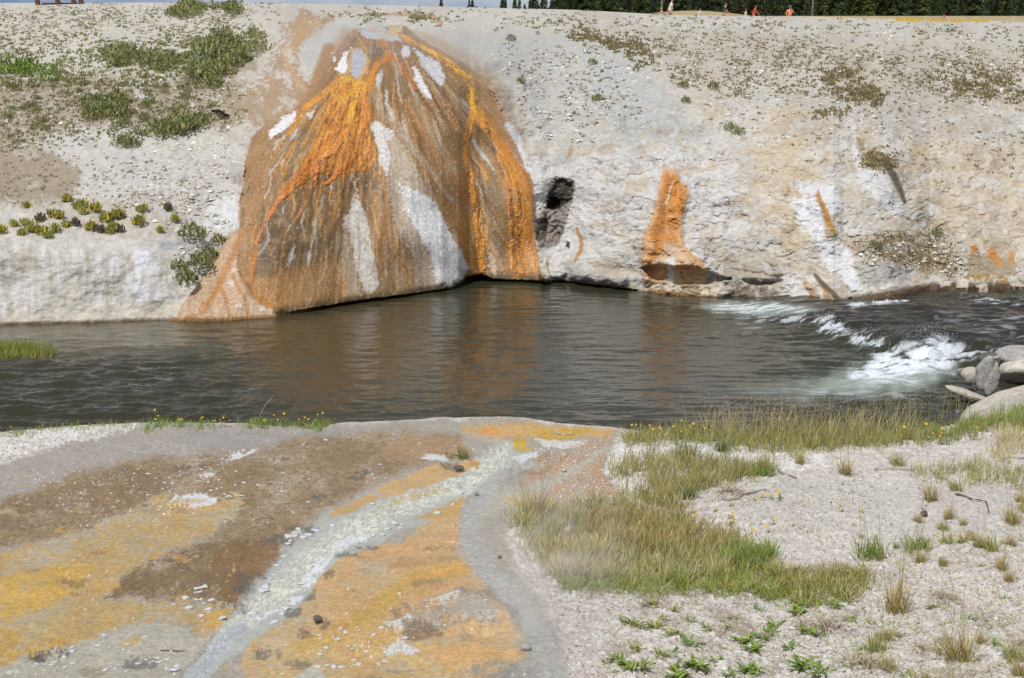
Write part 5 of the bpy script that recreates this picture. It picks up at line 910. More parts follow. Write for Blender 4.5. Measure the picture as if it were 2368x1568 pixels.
cm = [clump_mesh("shrub", 160, .55, .34, 1, SG), clump_mesh("shrub", 120, .42, .28, 2, SG), clump_mesh("shrub", 200, .75, .36, 3, SG), clump_mesh("shrub", 110, .5, .30, 4, [(116, 140, 62), (130, 150, 72), (106, 124, 60)])]
cu_ = [clump_mesh("cushion_plant", 130, .30, .16, 5, [(158, 156, 84), (146, 148, 80), (170, 162, 92)], .075), clump_mesh("cushion_plant", 130, .26, .15, 6, [(142, 146, 88), (160, 154, 92), (190, 172, 70)], .075), clump_mesh("cushion_plant", 100, .2, .14, 7, [(128, 122, 108), (112, 106, 92)], .075)]
r3 = np.random.default_rng(15)
def many(pts, n, meshes, name, cat, label, group, smin=.7, smax=1.3, clump=0, zs=(.55, .95)):
    u, v = scatter(pts, n, r3, clump, 50, 9.); v = np.maximum(v, sk(u) + 3)
    for a, b in zip(u, v):
        s = r3.uniform(smin, smax); place(meshes[int(r3.integers(len(meshes)))], name, a, b, label, cat, group, rz=r3.random() * 6, sc=(s, s, s * r3.uniform(*zs)), m=M_leaf, chart=far)
many([(470, 95), (545, 78), (605, 85), (570, 130), (545, 185), (505, 205), (480, 190), (460, 150)], 40, cm[:3], "shrub", "shrub", "green shrub of the dense thicket left of the brown runoff stain", "shrubs of the dense thicket")
many([(200, 130), (340, 130), (460, 140), (470, 175), (380, 180), (210, 168)], 28, cm[:3], "shrub", "shrub", "green shrub in the band running across the upper left slope", "shrubs of the upper band", .6, 1.1)
many([(0, 140), (40, 150), (105, 155), (105, 182), (40, 178), (0, 172)], 12, [cm[3]], "shrub", "shrub", "bright green bush at the far left of the slope", "bright green bushes on the left", .8, 1.2)
many([(150, 235), (240, 228), (300, 250), (290, 290), (180, 275)], 16, cm[:2], "shrub", "shrub", "green shrub in the lower patch on the brown left slope", "shrubs of the lower patch", .6, 1.1)
many([(370, 290), (400, 265), (440, 270), (480, 290), (475, 315), (400, 330)], 14, cm[:3], "shrub", "shrub", "grey green shrub in the patch below the small dark hole", "shrubs below the dark hole", .7, 1.2)
many([(375, 28), (440, 14), (540, 16), (545, 34), (460, 42)], 26, cm[:2], "shrub", "shrub", "long grass clump in the patch near the top of the left slope", "grass clumps near the slope top", .8, 1.4)
many([(280, 318), (320, 320), (325, 345), (290, 345)], 4, cm[:2], "shrub", "shrub", "green shrub standing on the edge of the white left slope", "shrubs on the edge of the white slope", .7, 1.0)
many([(300, 190), (540, 195), (540, 250), (320, 280), (0, 320), (0, 200)], 60, cm[:2], "shrub", "shrub", "small dry shrub on the bare brown part of the left slope", "dry shrubs on the brown slope", .25, .6)
for k, (a, b) in enumerate([(720, 535), (510, 575), (905, 600), (1035, 540), (1050, 575), (1190, 620), (1510, 600), (230, 630), (570, 645), (650, 630), (270, 690), (185, 715), (475, 690), (780, 675), (865, 690), (975, 665), (975, 575), (690, 490), (820, 510), (350, 600), (460, 560), (360, 710), (415, 740), (1220, 515), (1450, 505), (125, 640), (570, 430), (235, 480), (20, 700), (1030, 690), (950, 700), (1380, 690)]):
    y = k % 5 != 4; s = r3.uniform(.5, .85); place(cu_[int(r3.integers(2)) if y else 2], "cushion_plant", a * .26845, 346.7 + .26845 * b + 5, ("round yellow green" if y else "little greyish") + " cushion plant on the ledge above the white left cliff", "plant", ("" if y else "grey ") + "cushion plants on the left ledge", rz=k, sc=(s * r3.uniform(.8, 1.2), s, s), m=M_leaf, chart=far)
for u, v, s, lab in [(447, 556, 1.1, "dark green grassy bush on the corner above the left cliff"), (505, 565, .7, "small grassy bush at the top corner of the pink skirt"), (480, 600, .9, "upper grassy bush growing down beside the pink skirt"), (466, 622, 1.0, "middle grassy bush growing down beside the pink skirt"), (430, 655, .9, "lowest grassy bush beside the pink skirt near the water"), (415, 625, .7, "greyish bush below the grey ledge stone on the left cliff"), (1182, 95, .55, "small dark green shrub alone on the pale sinter right of the mound"), (1205, 192, .5, "little green shrub on the flaky slope right of the mound"), (1690, 302, .55, "brown clump on the bare slope above the small ochre seep"), (1710, 310, .45, "second brown clump just beside the first on the bare slope"), (1648, 206, .6, "green clump on the bare slope beyond the smooth pale lobe"), (1580, 203, .5, "small green clump left of the larger one on the slope"), (1380, 235, .55, "thin grassy clump on the smooth pale lobe"), (1370, 150, .5, "dry grey twiggy clump near the top of the pale lobe"), (2165, 545, .5, "green tuft on the brown crumbling gully at the far right"), (2020, 575, .5, "small dull tuft on the brown shelf right of the white streak"), (1585, 238, .5, "olive clump at the lower border of the pale lobe")]:
    place(cm[1 if "brown" not in lab or "gully" in lab else 0], "shrub", u, v, lab, "shrub", sc=(s, s, s), rz=u, m=M_leaf, chart=far)
# countless specks of dry plants
def specks(name, areas, label):
    vs, cs = [], []
    for pts, n, size, cols, clump in areas:
        u, v = scatter(pts, n, r3, clump, 60, 14.); v = np.maximum(v, sk(u) + 2); P = far.at(u, v); n = len(u)
        for k in range(6):
            o = r3.normal(0, 1, (n, 3)) * np.array([.55, .55, .12]) * size; s = size * r3.uniform(.5, 1.3, n); az = r3.random(n) * 3.14; d = np.stack([np.cos(az), np.sin(az), np.zeros(n)], 1); b = P + o
            vs.append(np.stack([b - d * (s * .4)[:, None], b + d * (s * .4)[:, None], b + d * (s * .2)[:, None] + np.array([0, 0, 1]) * (s * .8)[:, None]], 1).reshape(-1, 3)); cs.append(np.repeat(tones(n, cols, r3, .2), 3, 0))
    co = np.concatenate(vs); tag(link(name, raw_mesh(name, co, tris=np.arange(len(co)).reshape(-1, 3), col=np.clip(np.concatenate(cs) * 1.4, 0, .9), smooth=False), M_leaf), label, "ground cover", kind="stuff")
DR = [(138, 126, 104), (122, 114, 92), (126, 120, 84)]; MO = [(128, 120, 80), (142, 132, 92), (120, 108, 80)]
specks("dry_ground_cover", [
 ([(0, 12), (640, 10), (600, 90), (470, 100), (200, 130), (0, 145)], 1600, .055, DR + SG, -.12), ([(0, 180), (540, 190), (550, 290), (300, 310), (0, 360)], 1800, .05, DR + SG, -.12), ([(0, 120), (200, 120), (560, 60), (600, 90), (470, 200), (0, 190)], 900, .08, SG, -.05), ([(0, 350), (300, 330), (540, 470), (0, 480)], 260, .04, DR, 0),
 ([(1290, 66), (1430, 80), (1490, 110), (1530, 150), (1500, 155), (1440, 110), (1310, 80)], 300, .075, MO, -.1), ([(1440, 85), (1700, 80), (2000, 110), (2380, 110), (2380, 230), (2080, 240), (1900, 225), (1700, 220), (1560, 190), (1500, 140)], 2500, .045, DR + MO, -.05), ([(1890, 165), (1950, 160), (2010, 190), (2040, 240), (1960, 225)], 260, .07, MO, -.1), ([(2150, 150), (2260, 150), (2367, 200), (2367, 250), (2240, 225)], 230, .07, MO, -.05),
 ([(1000, 20), (1500, 35), (2380, 65), (2380, 100), (1500, 65), (1000, 60)], 420, .07, DR + SG, .05), ([(1150, 100), (1400, 110), (1480, 280), (1250, 240)], 280, .045, DR, .05), ([(1700, 220), (2367, 270), (2367, 420), (1720, 340)], 150, .05, DR, .1), ([(1970, 548), (2170, 535), (2210, 635), (2030, 600)], 420, .05, [(170, 152, 118), (150, 138, 104), (132, 120, 80)], -.1), ([(1990, 340), (2070, 362), (2060, 395), (1998, 392)], 160, .05, MO, -.2), ([(760, 24), (1000, 32), (1000, 50), (780, 44)], 130, .07, SG + DR, 0), ([(1880, 256), (1960, 262), (1950, 275), (1885, 270)], 60, .06, MO, -.3)],
 "low dry plants speckled over the far hillside")
yu, yv = scatter([(1560, 38), (1800, 46), (2080, 47), (2320, 55), (2320, 62), (2000, 58)], 330, r3, .0, 60); yu2, yv2 = scatter([(2070, 48), (2280, 52), (2290, 58), (2070, 56)], 420, r3); yu3, yv3 = scatter([(0, 14), (430, 14), (430, 90), (0, 110)], 40, r3); yu4, yv4 = scatter([(490, 110), (570, 100), (540, 190), (500, 180)], 60, r3); yu5, yv5 = scatter([(50, 480), (400, 480), (400, 530), (60, 540)], 26, r3)
P = far.at(np.concatenate([yu2, yu3, yu4, yu5, yu[:60]]), np.concatenate([yv2, yv3, yv4, yv5, yv[:60]])) + [0, 0, .08]; n = len(P); d = np.stack([r3.normal(0, 1, n), np.zeros(n), np.zeros(n)], 1); d /= np.abs(d[:, :1]) + 1e-6
co = np.stack([P - d * .022, P + d * .022 + [0, .02, 0], P + [0, 0, .045]], 1).reshape(-1, 3)
tag(link("yellow_blooms", raw_mesh("yellow_blooms", co, tris=np.arange(n * 3).reshape(-1, 3), smooth=False), M_pet), "tiny yellow blooms dotted along the far hilltop", "flowers", kind="stuff")
# ------------------------------------------------------------------ pines on the skyline
M_bark = mat("bark", (112, 100, 90), attr=False, n_scale=8, n_amt=.3); M_need = mat("needles", rough=.7, n_amt=0, spec=.15, trans=.1); M_dead = mat("dead_wood", (150, 146, 142), attr=False, n_scale=8, n_amt=.3)
def pine(seed, H, Rr, cols, label, dead=False, dense=1.0):
    r = np.random.default_rng(seed); root = empty("pine_tree", (0, -500 - seed, -80)); c, q, t = tube([(0, 0, -1), (0, 0, H * .5), (0, 0, H)], [H * .017, H * .011, .02], 6)
    link("trunk", raw_mesh("trunk", c, t, q), M_dead if dead else M_bark, root); vs, cs = [], []; nb = int((70 if dead else 620) * dense)
    for k in range(nb):
        z = H * (r.uniform(.04, 1) if not dead else r.uniform(.1, .95)); f = 1 - z / H; R0 = Rr * (f ** .75) * r.uniform(.25, 1.05) + .08; a = r.random() * 6.28; d = np.array([math.cos(a), math.sin(a), 0]); s = np.array([-d[1], d[0], 0])
        if dead: vs += [d * 0 + [0, 0, z + .03], d * R0 + [0, 0, z - .1 * R0], [0, 0, z - .03]]; cs += [alb((140, 136, 132))] * 3; continue
        w = r.uniform(.18, .42) * (.5 + f); p = d * R0 + np.array([0, 0, z - .25 * R0]); i = d * R0 * .25 + np.array([0, 0, z + .05]); tone = alb(cols[r.integers(len(cols))]) * r.uniform(.6, 1.3)
        vs += [i, p - s * w, p + s * w * .6 + [0, 0, .12]]; cs += [tone] * 3
        vs += [p * .7 + i * .3 + [0, 0, .15], p - s * w * .5 - [0, 0, .25], p + s * w]; cs += [tone * .9] * 3
    link("crown" if not dead else "branches", raw_mesh("crown", np.array(vs), tris=np.arange(len(vs)).reshape(-1, 3), col=np.array(cs), smooth=False), M_need, root)
    return tag(root, label, "tree")
PG = [(70, 84, 50), (60, 74, 46), (84, 94, 54), (52, 64, 42)]
pt = [pine(1, 9, 1.9, PG, "a"), pine(2, 12, 2.0, PG, "a"), pine(3, 7, 1.7, PG, "a"), pine(4, 10, 2.3, [(92, 100, 50), (104, 108, 56), (80, 90, 46)], "a"), pine(5, 10, 1.4, PG, "a", dead=True), pine(6, 11, 1.2, PG, "a", dense=.6)]
def gz(Y): return np.interp(Y, [114, 122, 127, 135, 150, 170, 210, 300, 500, 900, 1800], [4.33, 4.4, 4.6, 4.8, 4.55, 4.1, 3.2, 1.4, -2.1, -6.6, -12.6])
r4 = np.random.default_rng(31)
def stand(k, u, Y, label, group, sc=1.0):
    a = (u - U0) / FL; o = dup(pt[k], (a * Y, Y, float(gz(Y))), r4.random() * 6, (sc, sc, sc), label, group); return o
SK = [(686, 5, .5, 620), (713, 3, .8, 640), (731, 5, .45, 600), (826, 2, .9, 620), (851, 5, .6, 640), (856, 5, .5, 650), (948, 3, .9, 600), (962, 0, .9, 600), (984, 2, .85, 560), (994, 0, .6, 560), (1024, 1, .95, 540), (1036, 2, .9, 560), (1057, 2, .8, 600), (1094, 0, 1.1, 520), (1104, 3, .8, 520), (1087, 5, 1.0, 540), (1163, 1, 1.05, 500), (1170, 5, .9, 500), (1185, 3, .7, 520), (1163, 1, .9, 480), (1190, 0, 1.1, 480), (1200, 5, 1.0, 480), (1212, 2, 1.1, 470), (1226, 3, .9, 480), (1236, 1, 1.0, 460)]
for u, k, s, Y in SK: stand(k, u, Y, "distant dark pine standing singly on the skyline behind the sinter crest", "pines along the open skyline", s * 1.15)
for k, u in enumerate(np.linspace(1236, 2440, 118)):
    u += r4.normal(0, 6); Y = 250 + 190 * r4.random() + max(0, (1330 - u)) * 1.2; t = int(r4.choice([0, 0, 1, 1, 2, 3, 5, 4])); s = r4.uniform(.9, 1.4)
    lab, grp = ("bare grey dead trunk among the dark pines of the right hand forest", "dead trees in the forest") if t == 4 else (("yellowish green young pine in the dark forest edge", "young pines in the forest edge") if t == 3 else ("dark green pine of the forest edge behind the walkers", "pines of the forest edge"))
    stand(t, u, Y, lab, grp, s)
for o in pt: drop(o)
n = 7000; u = r4.uniform(1250, 2600, n); Y = r4.uniform(380, 470, n) + np.maximum(0, 1400 - u) * .8; zt = (11 + 5 * fbm(u / 30, Y / 10, 2, 501)) * sstep(1190, 1330, u) + 2; z = gz(Y) + r4.random(n) * zt; a = (u - U0) / FL; P = np.stack([a * Y, Y, z], 1); s = r4.uniform(.5, 1.3, n)
co = np.stack([P + np.stack([-s, r4.normal(0, .3, n), -s * .6], 1), P + np.stack([s, r4.normal(0, .3, n), -s * .6], 1), P + np.stack([r4.normal(0, .3, n), r4.normal(0, .3, n), s * 1.4], 1)], 1).reshape(-1, 3)
tag(link("forest", raw_mesh("forest", co, tris=np.arange(n * 3).reshape(-1, 3), col=np.repeat(tones(n, [(44, 54, 36), (36, 46, 32), (54, 60, 38)], r4, .25), 3, 0), smooth=False), M_need), "dark conifer forest massed behind the right hand skyline", "forest", kind="stuff")
# ================================================================== stones
M_rock = mat("grey_rock", (168, 165, 160), attr=False, n_scale=9, n_amt=.3, n2=(40, .25), bump=.7, b_scale=14, b2=(60, .5, .01)); M_pale = mat("pale_rock", (192, 184, 170), attr=False, n_scale=9, n_amt=.22, n2=(40, .2), bump=.6, b_scale=16, b2=(60, .5, .01))
M_bould = mat("crusted_boulder", (196, 188, 176), attr=False, n_scale=5, n_amt=.35, n2=(30, .3), bump=.8, b_scale=9, b2=(50, .5, .015)); M_flake = mat("sinter_flake", (214, 217, 219), attr=False, n_scale=30, n_amt=.2, n2=(120, .15), bump=.4, b_scale=60); M_dark = mat("dark_stone", (104, 96, 90), attr=False, n_scale=40, n_amt=.4, bump=.6, b_scale=50)
def rock(name, pts, Y, thick, m, label, shear=0., seed=0, rough=.05, flat=2.6, cat="boulder", group=None):
    p = at_depth(np.array([a for a, b in pts], float), np.array([b for a, b in pts], float), Y); c = p.mean(0); q = (p - c)[:, [0, 2]]
    d = np.concatenate([[0], np.cumsum(np.hypot(*np.diff(np.vstack([q, q[:1]]), axis=0).T))]); t = np.linspace(0, d[-1], 41)[:-1]
    ring = np.stack([np.interp(t, d, np.append(q[:, k], q[0, k])) for k in (0, 1)], 1); ker = np.array([.25, .5, .25]); ring = np.stack([np.convolve(np.concatenate([ring[-1:, k], ring[:, k], ring[:1, k]]), ker, "valid") for k in (0, 1)], 1)
    L = np.sin(np.linspace(-1.45, 1.45, 15)); vs = []
    for l in L:
        s = (1 - abs(l) ** flat) ** .5 * .96 + .04; vs.append(np.stack([ring[:, 0] * s, np.full(40, l * thick / 2), ring[:, 1] * s], 1))
    v = np.concatenate(vs); ext = np.ptp(ring, 0).max()
    nz = fbm(v[:, 0] / ext * 4 + seed, v[:, 2] / ext * 4 + v[:, 1] * 3, 4, 600 + seed); v += v / (np.linalg.norm(v, axis=1)[:, None] + 1e-6) * (nz * rough * ext)[:, None]; v[:, 1] -= shear * v[:, 2]
    n = len(v); v = np.vstack([v, v[:40].mean(0), v[-40:].mean(0)]); i = np.arange(14)[:, None] * 40; j = np.arange(40); a = i + j; b = i + (j + 1) % 40
    q4 = np.stack([a, a + 40, b + 40, b], -1).reshape(-1, 4)[:, ::-1]; k0 = 14 * 40; tr = np.concatenate([np.stack([np.full(40, n), j, (j + 1) % 40], 1), np.stack([np.full(40, n + 1), k0 + (j + 1) % 40, k0 + j], 1)])
    o = link(name, raw_mesh(name, v, tris=tr, quads=q4), m); o.location = c; bm = bmesh.new(); bm.from_mesh(o.data); bmesh.ops.recalc_face_normals(bm, faces=bm.faces); bm.to_mesh(o.data); bm.free(); o.data.shade_smooth()
    return tag(o, label, cat, group)
rock("boulder", [(2221, 866), (2224, 855), (2236, 850), (2248, 848), (2257, 852), (2260, 868), (2258, 885), (2246, 892), (2234, 889), (2225, 880)], 21.6, .24, M_pale, "small rounded pale boulder at the water's edge left of two upright slabs", seed=1)
rock("stone_slab", [(2256, 850), (2264, 845), (2274, 832), (2288, 820), (2294, 822), (2296, 840), (2291, 856), (2281, 878), (2274, 902), (2262, 902), (2258, 892), (2257, 871)], 21.1, .14, M_rock, "taller upright pointed grey slab standing beside the rounded boulder", seed=2, rough=.045, flat=6)
rock("stone_slab", [(2303, 837), (2307, 845), (2311, 871), (2307, 888), (2297, 905), (2284, 916), (2276, 910), (2274, 896), (2283, 877), (2295, 852)], 21.0, .13, M_rock, "second upright grey slab leaning against the big crusted boulder", seed=3, rough=.05, flat=6)
rock("stone_slab", [(2184, 893), (2200, 893), (2225, 899), (2262, 913), (2284, 921), (2268, 928), (2238, 923), (2212, 915), (2188, 901)], 21.0, .3, M_pale, "flat pale slab lying half in the water below the upright slabs", seed=4, rough=.035, flat=5)
rock("boulder", [(2307, 846), (2318, 838), (2330, 831), (2350, 822), (2400, 815), (2470, 830), (2500, 880), (2480, 930), (2380, 930), (2325, 925), (2308, 900)], 22.4, .8, M_bould, "big crusted boulder with dark overhanging side at the right shore", shear=1.15, seed=5, rough=.13, flat=5)
rock("boulder", [(2300, 826), (2318, 809), (2367, 805), (2440, 806), (2480, 840), (2400, 850), (2330, 846)], 23.0, .9, M_rock, "low grey boulder lying behind the big crusted boulder", seed=6, rough=.05)
rock("boulder", [(2262, 828), (2280, 818), (2300, 815), (2310, 830), (2300, 850), (2270, 850)], 22.6, .5, M_dark, "dark wet boulder in the current behind the upright slabs", seed=8)
rock("boulder", [(2214, 990), (2222, 976), (2238, 962), (2258, 950), (2290, 938), (2320, 926), (2367, 913), (2440, 902), (2500, 920), (2480, 985), (2400, 1000), (2280, 1000)], 16.7, 1.0, M_pale, "smooth pale boulder hump at the brink in front of the dark overhang", shear=-.9, seed=9, rough=.03, flat=3)
def near_stone(u, v, w, h, m, label, seed, cat="stone", group=None, name="stone"):
    P = near.at(np.array([float(u)]), np.array([float(v)]))[0]; a = np.linspace(0, 6.283, 11)[:-1]; r = np.random.default_rng(seed); k = r.uniform(.8, 1.15, 10)
    rock(name, [(u + w * math.cos(t) * q, v - h * .6 + h * math.sin(t) * q) for t, q in zip(a, k)], float(P[1]), w * 2 * P[1] / FL * .9, m, label, seed=seed, cat=cat, group=group)
near_stone(2136, 1192, 8, 8, M_dark, "dark pointed stone alone on the open pale gravel", 21); near_stone(1304, 1090, 6, 5, M_pale, "rounded pale stone on the red brown soil beside the pale side path", 22); near_stone(1395, 1300, 0 + 4, 4, M_dark, "small dark stone at the foot of the long grass by the grey path", 23)
near_stone(1155, 1290, 5, 4, M_dark, "small dark stone on the grey path", 24); near_stone(735, 1437, 12, 9, M_dark, "dark lump of crust on the orange mat right of the runnel", 25); near_stone(1215, 1500, 14, 9, M_rock, "grey lump lying in the steaming path", 26); near_stone(2170, 1505, 5, 5, M_dark, "small dark pebble near the dead tufts", 27); near_stone(1060, 1085, 12, 5, M_dark, "dark crust stone below the lone tuft at the runnel", 28); near_stone(1100, 1140, 7, 4, M_rock, "grey stone at the runnel's bend in the grey margin", 29)
# white sinter flakes
def flake_mesh(seed):
    r = np.random.default_rng(seed); n = 11; a = np.linspace(0, 6.283, n + 1)[:-1] + r.normal(0, .12, 11); k = r.uniform(.4, 1.25, n); top = np.stack([np.cos(a) * k, np.sin(a) * k * .8, .16 + .1 * r.random(n)], 1); mid = top * [.55, .55, 1] + [0, 0, .12]; low = top * [.92, .92, 0]
    v = np.vstack([low, top, mid, [[0, 0, .26]]]); j = np.arange(n); j2 = (j + 1) % n
    return raw_mesh("sinter_flake", v, tris=np.stack([2 * n + j, 2 * n + j2, np.full(n, 3 * n)], 1), quads=np.concatenate([np.stack([j, j2, n + j2, n + j], 1), np.stack([n + j, n + j2, 2 * n + j2, 2 * n + j], 1)]), smooth=False)
fmz = [flake_mesh(k) for k in range(6)]; r5 = np.random.default_rng(8)
def flake(u, v, s, label, group):
    place(fmz[int(r5.integers(6))], "sinter_flake", u, v, label, "sinter flake", group, rz=r5.random() * 6, sc=(s * .8, s * r5.uniform(.4, .9), s * r5.uniform(.35, .7)), m=M_flake)
for u, v, s in [(730, 1221, .05), (768, 1213, .06), (868, 1216, .05), (865, 1230, .055), (884, 1231, .035), (896, 1220, .035), (912, 1208, .06), (931, 1208, .035), (925, 1216, .03), (785, 1246, .05), (712, 1232, .06), (700, 1240, .06), (931, 1180, .05), (972, 1174, .035), (1011, 1175, .05), (1047, 1159, .05), (1065, 1132, .06), (979, 1137, .05), (920, 1151, .035), (900, 1160, .03), (1030, 1110, .05), (1240, 1060, .05), (860, 1163, .035), (690, 1222, .05)]:
    flake(u, v, s, "loose white sinter flake lying along the runnel's wet margin", "white flakes along the runnel")
for u, v in [(600 + 8 * k, 1378 - 14 * k + r5.normal(0, 4)) for k in range(-2, 12)] + [(640 + 7 * k + r5.normal(0, 6), 1440 - 11 * k + r5.normal(0, 6)) for k in range(16)]: flake(u, v, r5.uniform(.025, .055), "chalky flake of the broken crust bordering the runnel's lower half", "crust flakes of the lower runnel")
for u, v in zip(*scatter([(260, 1060), (900, 1000), (1000, 1050), (860, 1120), (620, 1230), (400, 1180)], 30, r5)): flake(u, v, r5.uniform(.018, .04), "little white crust flake on the dried brown mat", "white flakes on the brown mat")
for u, v in zip(*scatter([(420, 1360), (540, 1370), (520, 1440), (380, 1420)], 16, r5)): flake(u, v, r5.uniform(.025, .05), "grey white crust lump at the brown mat's lower tip", "crust lumps at the brown mat's tip")
for u, v in zip(*scatter([(200, 1470), (420, 1460), (430, 1560), (20, 1560)], 30, r5)): flake(u, v, r5.uniform(.018, .04), "grey crust flake on the pale mud by the lower edge", "crust flakes on the pale mud")
for u, v in zip(*scatter([(640, 1480), (900, 1440), (1000, 1540), (650, 1560)], 34, r5)): flake(u, v, r5.uniform(.018, .035), "white crust flake dotted over the orange and yellow mat", "white flakes on the orange mat")
# gravel and rubble that nobody could count
def chips(name, P, size, cols, r, label, m, cat="gravel"):
    n = len(P); a0 = r.random(n) * 6.28; vs = []; s = size * np.clip(np.exp(r.normal(0, .5, n)), .2, 2.4)
    for k in range(5): a = a0 + k * 1.2566; vs.append(P + np.stack([np.cos(a) * s, np.sin(a) * s * r.uniform(.5, 1, n), np.full(n, -.1) * s], 1))
    vs.append(P + np.stack([r.normal(0, .25, n) * s, r.normal(0, .25, n) * s, s * r.uniform(.3, .8, n)], 1)); co = np.stack(vs, 1).reshape(-1, 3); b = np.arange(n)[:, None] * 6
    t = np.concatenate([b + [[k, (k + 1) % 5, 5]] for k in range(5)]); tag(link(name, raw_mesh(name, co, tris=t, col=np.repeat(tones(n, cols, r, .14), 6, 0), smooth=False), m), label, cat, kind="stuff")
M_grav = mat("gravel_chips", n_scale=60, n_amt=.2)
GW = [(208, 203, 196), (196, 188, 178), (180, 170, 158), (214, 210, 204), (150, 138, 124), (130, 118, 104)]
rg = []
for pts, n in [([(1240, 1190), (1440, 1100), (1450, 1000), (2380, 1010), (2950, 980), (2950, 1600), (1320, 1600), (1300, 1440), (1200, 1320)], 25000), ([(-60, 1000), (160, 987), (330, 980), (300, 1000), (100, 1050), (-60, 1080)], 2600), ([(1220, 1040), (1420, 1010), (1440, 1150), (1300, 1170)], 1200), ([(880, 1400), (1180, 1380), (1190, 1450), (900, 1490)], 160), ([(60, 1100), (540, 1040), (560, 1180), (200, 1230)], 800)]:
    u, v = scatter(pts, n, r5); rg.append(near.at(u, v))
chips("gravel", np.concatenate(rg), .0068, GW, r5, "pale broken sinter gravel covering the right part of the near bank", M_grav)
rg = []
for pts, n, z in [([(1130, 120), (1400, 100), (1500, 180), (1380, 330), (1240, 330), (1190, 240)], 700, 1), ([(1450, 90), (2367, 110), (2367, 330), (1700, 320), (1560, 220)], 1100, 1), ([(230, 470), (250, 400), (470, 420), (540, 520), (440, 560), (300, 480)], 600, 1), ([(0, 130), (640, 60), (560, 300), (0, 340)], 900, 1), ([(300, 330), (540, 330), (540, 460), (380, 420)], 350, 1), ([(400, 570), (500, 560), (470, 640), (410, 650)], 200, 1), ([(1960, 540), (2220, 540), (2230, 640), (2000, 610)], 350, 1), ([(700, 22), (1500, 40), (2300, 62), (2300, 100), (1300, 70), (700, 60)], 500, 1)]:
    u, v = scatter(pts, n, r5, .0); rg.append(far.at(u, v))
chips("rubble", np.concatenate(rg),   .03, [(214, 208, 196), (198, 190, 176), (180, 170, 154), (222, 218, 210), (150, 140, 124)], r5, "flat sinter rubble strewn over the far slope", M_grav, "rubble")
# ------------------------------------------------------------------ driftwood
M_drift = mat("driftwood", (176, 168, 158), attr=False, n_scale=20, n_amt=.3, bump=.5, b_scale=60); M_twig = mat("dark_twig", (112, 98, 86), attr=False, n_scale=30, n_amt=.3)
def stick(pts, r, label, m=M_drift, lift=.4, name="driftwood"):
    P = near.at(np.array([a for a, b in pts], float), np.array([b for a, b in pts], float)); P[:, 2] += r * lift; c = P.mean(0); Q = [tuple(x) for x in (P - c)]
    mid = [];
    for a, b in zip(Q[:-1], Q[1:]): mid += [a, tuple((Vector(a) + Vector(b)) / 2 + Vector((0, random.uniform(-.3, .3) * r, random.uniform(0, .5) * r)))]
    mid.append(Q[-1]); v, q, t = tube(mid, [r * (1.05 - .6 * k / (len(mid) - 1)) for k in range(len(mid))], 7); o = link(name, raw_mesh(name, v, t, q), m); o.location = c; return tag(o, label, "driftwood" if name == "driftwood" else "twig")
stick([(1669, 1153), (1693, 1157), (1717, 1147), (1770, 1140)], .022, "gnarled grey driftwood root lying beside the middle grass strip"); stick([(1799, 1096), (1813, 1104), (1842, 1106)], .014, "short curved pale stick near the tall stemmed tuft")
stick([(2021, 1086), (2075, 1088), (2116, 1091)], .02, "straight pale driftwood stick in front of the dark round tuft"); stick([(2312, 1057), (2345, 1058), (2400, 1061)], .013, "thin greyish stick reaching past the right edge"); stick([(2210, 1149), (2243, 1162), (2279, 1168), (2286, 1188)], .009, "thin bent dark twig arching over the gravel", M_twig, 2.0, "twig")
stick([(1571, 1186), (1588, 1184), (1606, 1181)], .014, "small bleached stick below the middle grass strip"); stick([(1280, 997), (1300, 1000), (1328, 1002)], .011, "pale and brown stick lying on the yellow crust at the brink"); stick([(371, 1497), (420, 1498), (476, 1497)], .004, "very thin dark twig lying across the pale mud", M_twig, 1, "twig"); stick([(1030, 1048), (1060, 1056), (1090, 1066)], .006, "thin dark twig under the lone green tuft", M_twig, 1, "twig")
w = at_depth(np.array([2292., 2304., 2315.]), np.array([829., 827., 823.]), 22.0); c = w.mean(0); v, q, t = tube([tuple(x) for x in w - c], [.025, .03, .016], 7); o = link("driftwood", raw_mesh("driftwood", v, t, q), M_drift); o.location = c; tag(o, "broken branch stub jammed behind the tallest upright slab", "driftwood")
b0 = near.at(np.array([593.]), np.array([981.]))[0]; v, q, t = tube([(0, 0, -.03), (.04, 0, .1), (.1, 0, .21), (.18, 0, .30)], [.004, .0035, .003, .003], 5); o = link("dry_stalk", raw_mesh("dry_stalk", v, t, q), M_drift); o.location = b0; tag(o, "bent dry stalk leaning out over the water from the brink", "stalk")
# ------------------------------------------------------------------ spray of the rapid
u, v = [], []
for pts, k in [([(1880, 735), (1960, 760), (2060, 795), (2060, 812), (1960, 790), (1880, 760)], 420), ([(2080, 790), (2150, 770), (2210, 785), (2220, 810), (2150, 812), (2090, 808)], 420), ([(1960, 700), (2090, 690), (2080, 702)], 60)]:
    a, b = scatter(pts, k, r5); u.append(a); v.append(b)
P = river.at(np.concatenate(u), np.concatenate(v)); n = len(P); P[:, 2] += .02 + r5.random(n) ** 2.5 * .16; s = r5.uniform(.002, .007, n); T4 = np.array([[1, 1, 1], [-1, -1, 1], [-1, 1, -1], [1, -1, -1]]) * .8
co = (P[:, None, :] + T4[None] * s[:, None, None]).reshape(-1, 3); b = np.arange(n)[:, None] * 4; M_spray = mat("water_spray", (236, 240, 244), attr=False, n_amt=0, rough=.3)
tag(link("water_spray", raw_mesh("water_spray", co, tris=np.concatenate([b + [[0, 1, 2]], b + [[0, 3, 1]], b + [[0, 2, 3]], b + [[1, 3, 2]]])), M_spray), "white droplets thrown up above the rapid", "spray", kind="stuff")
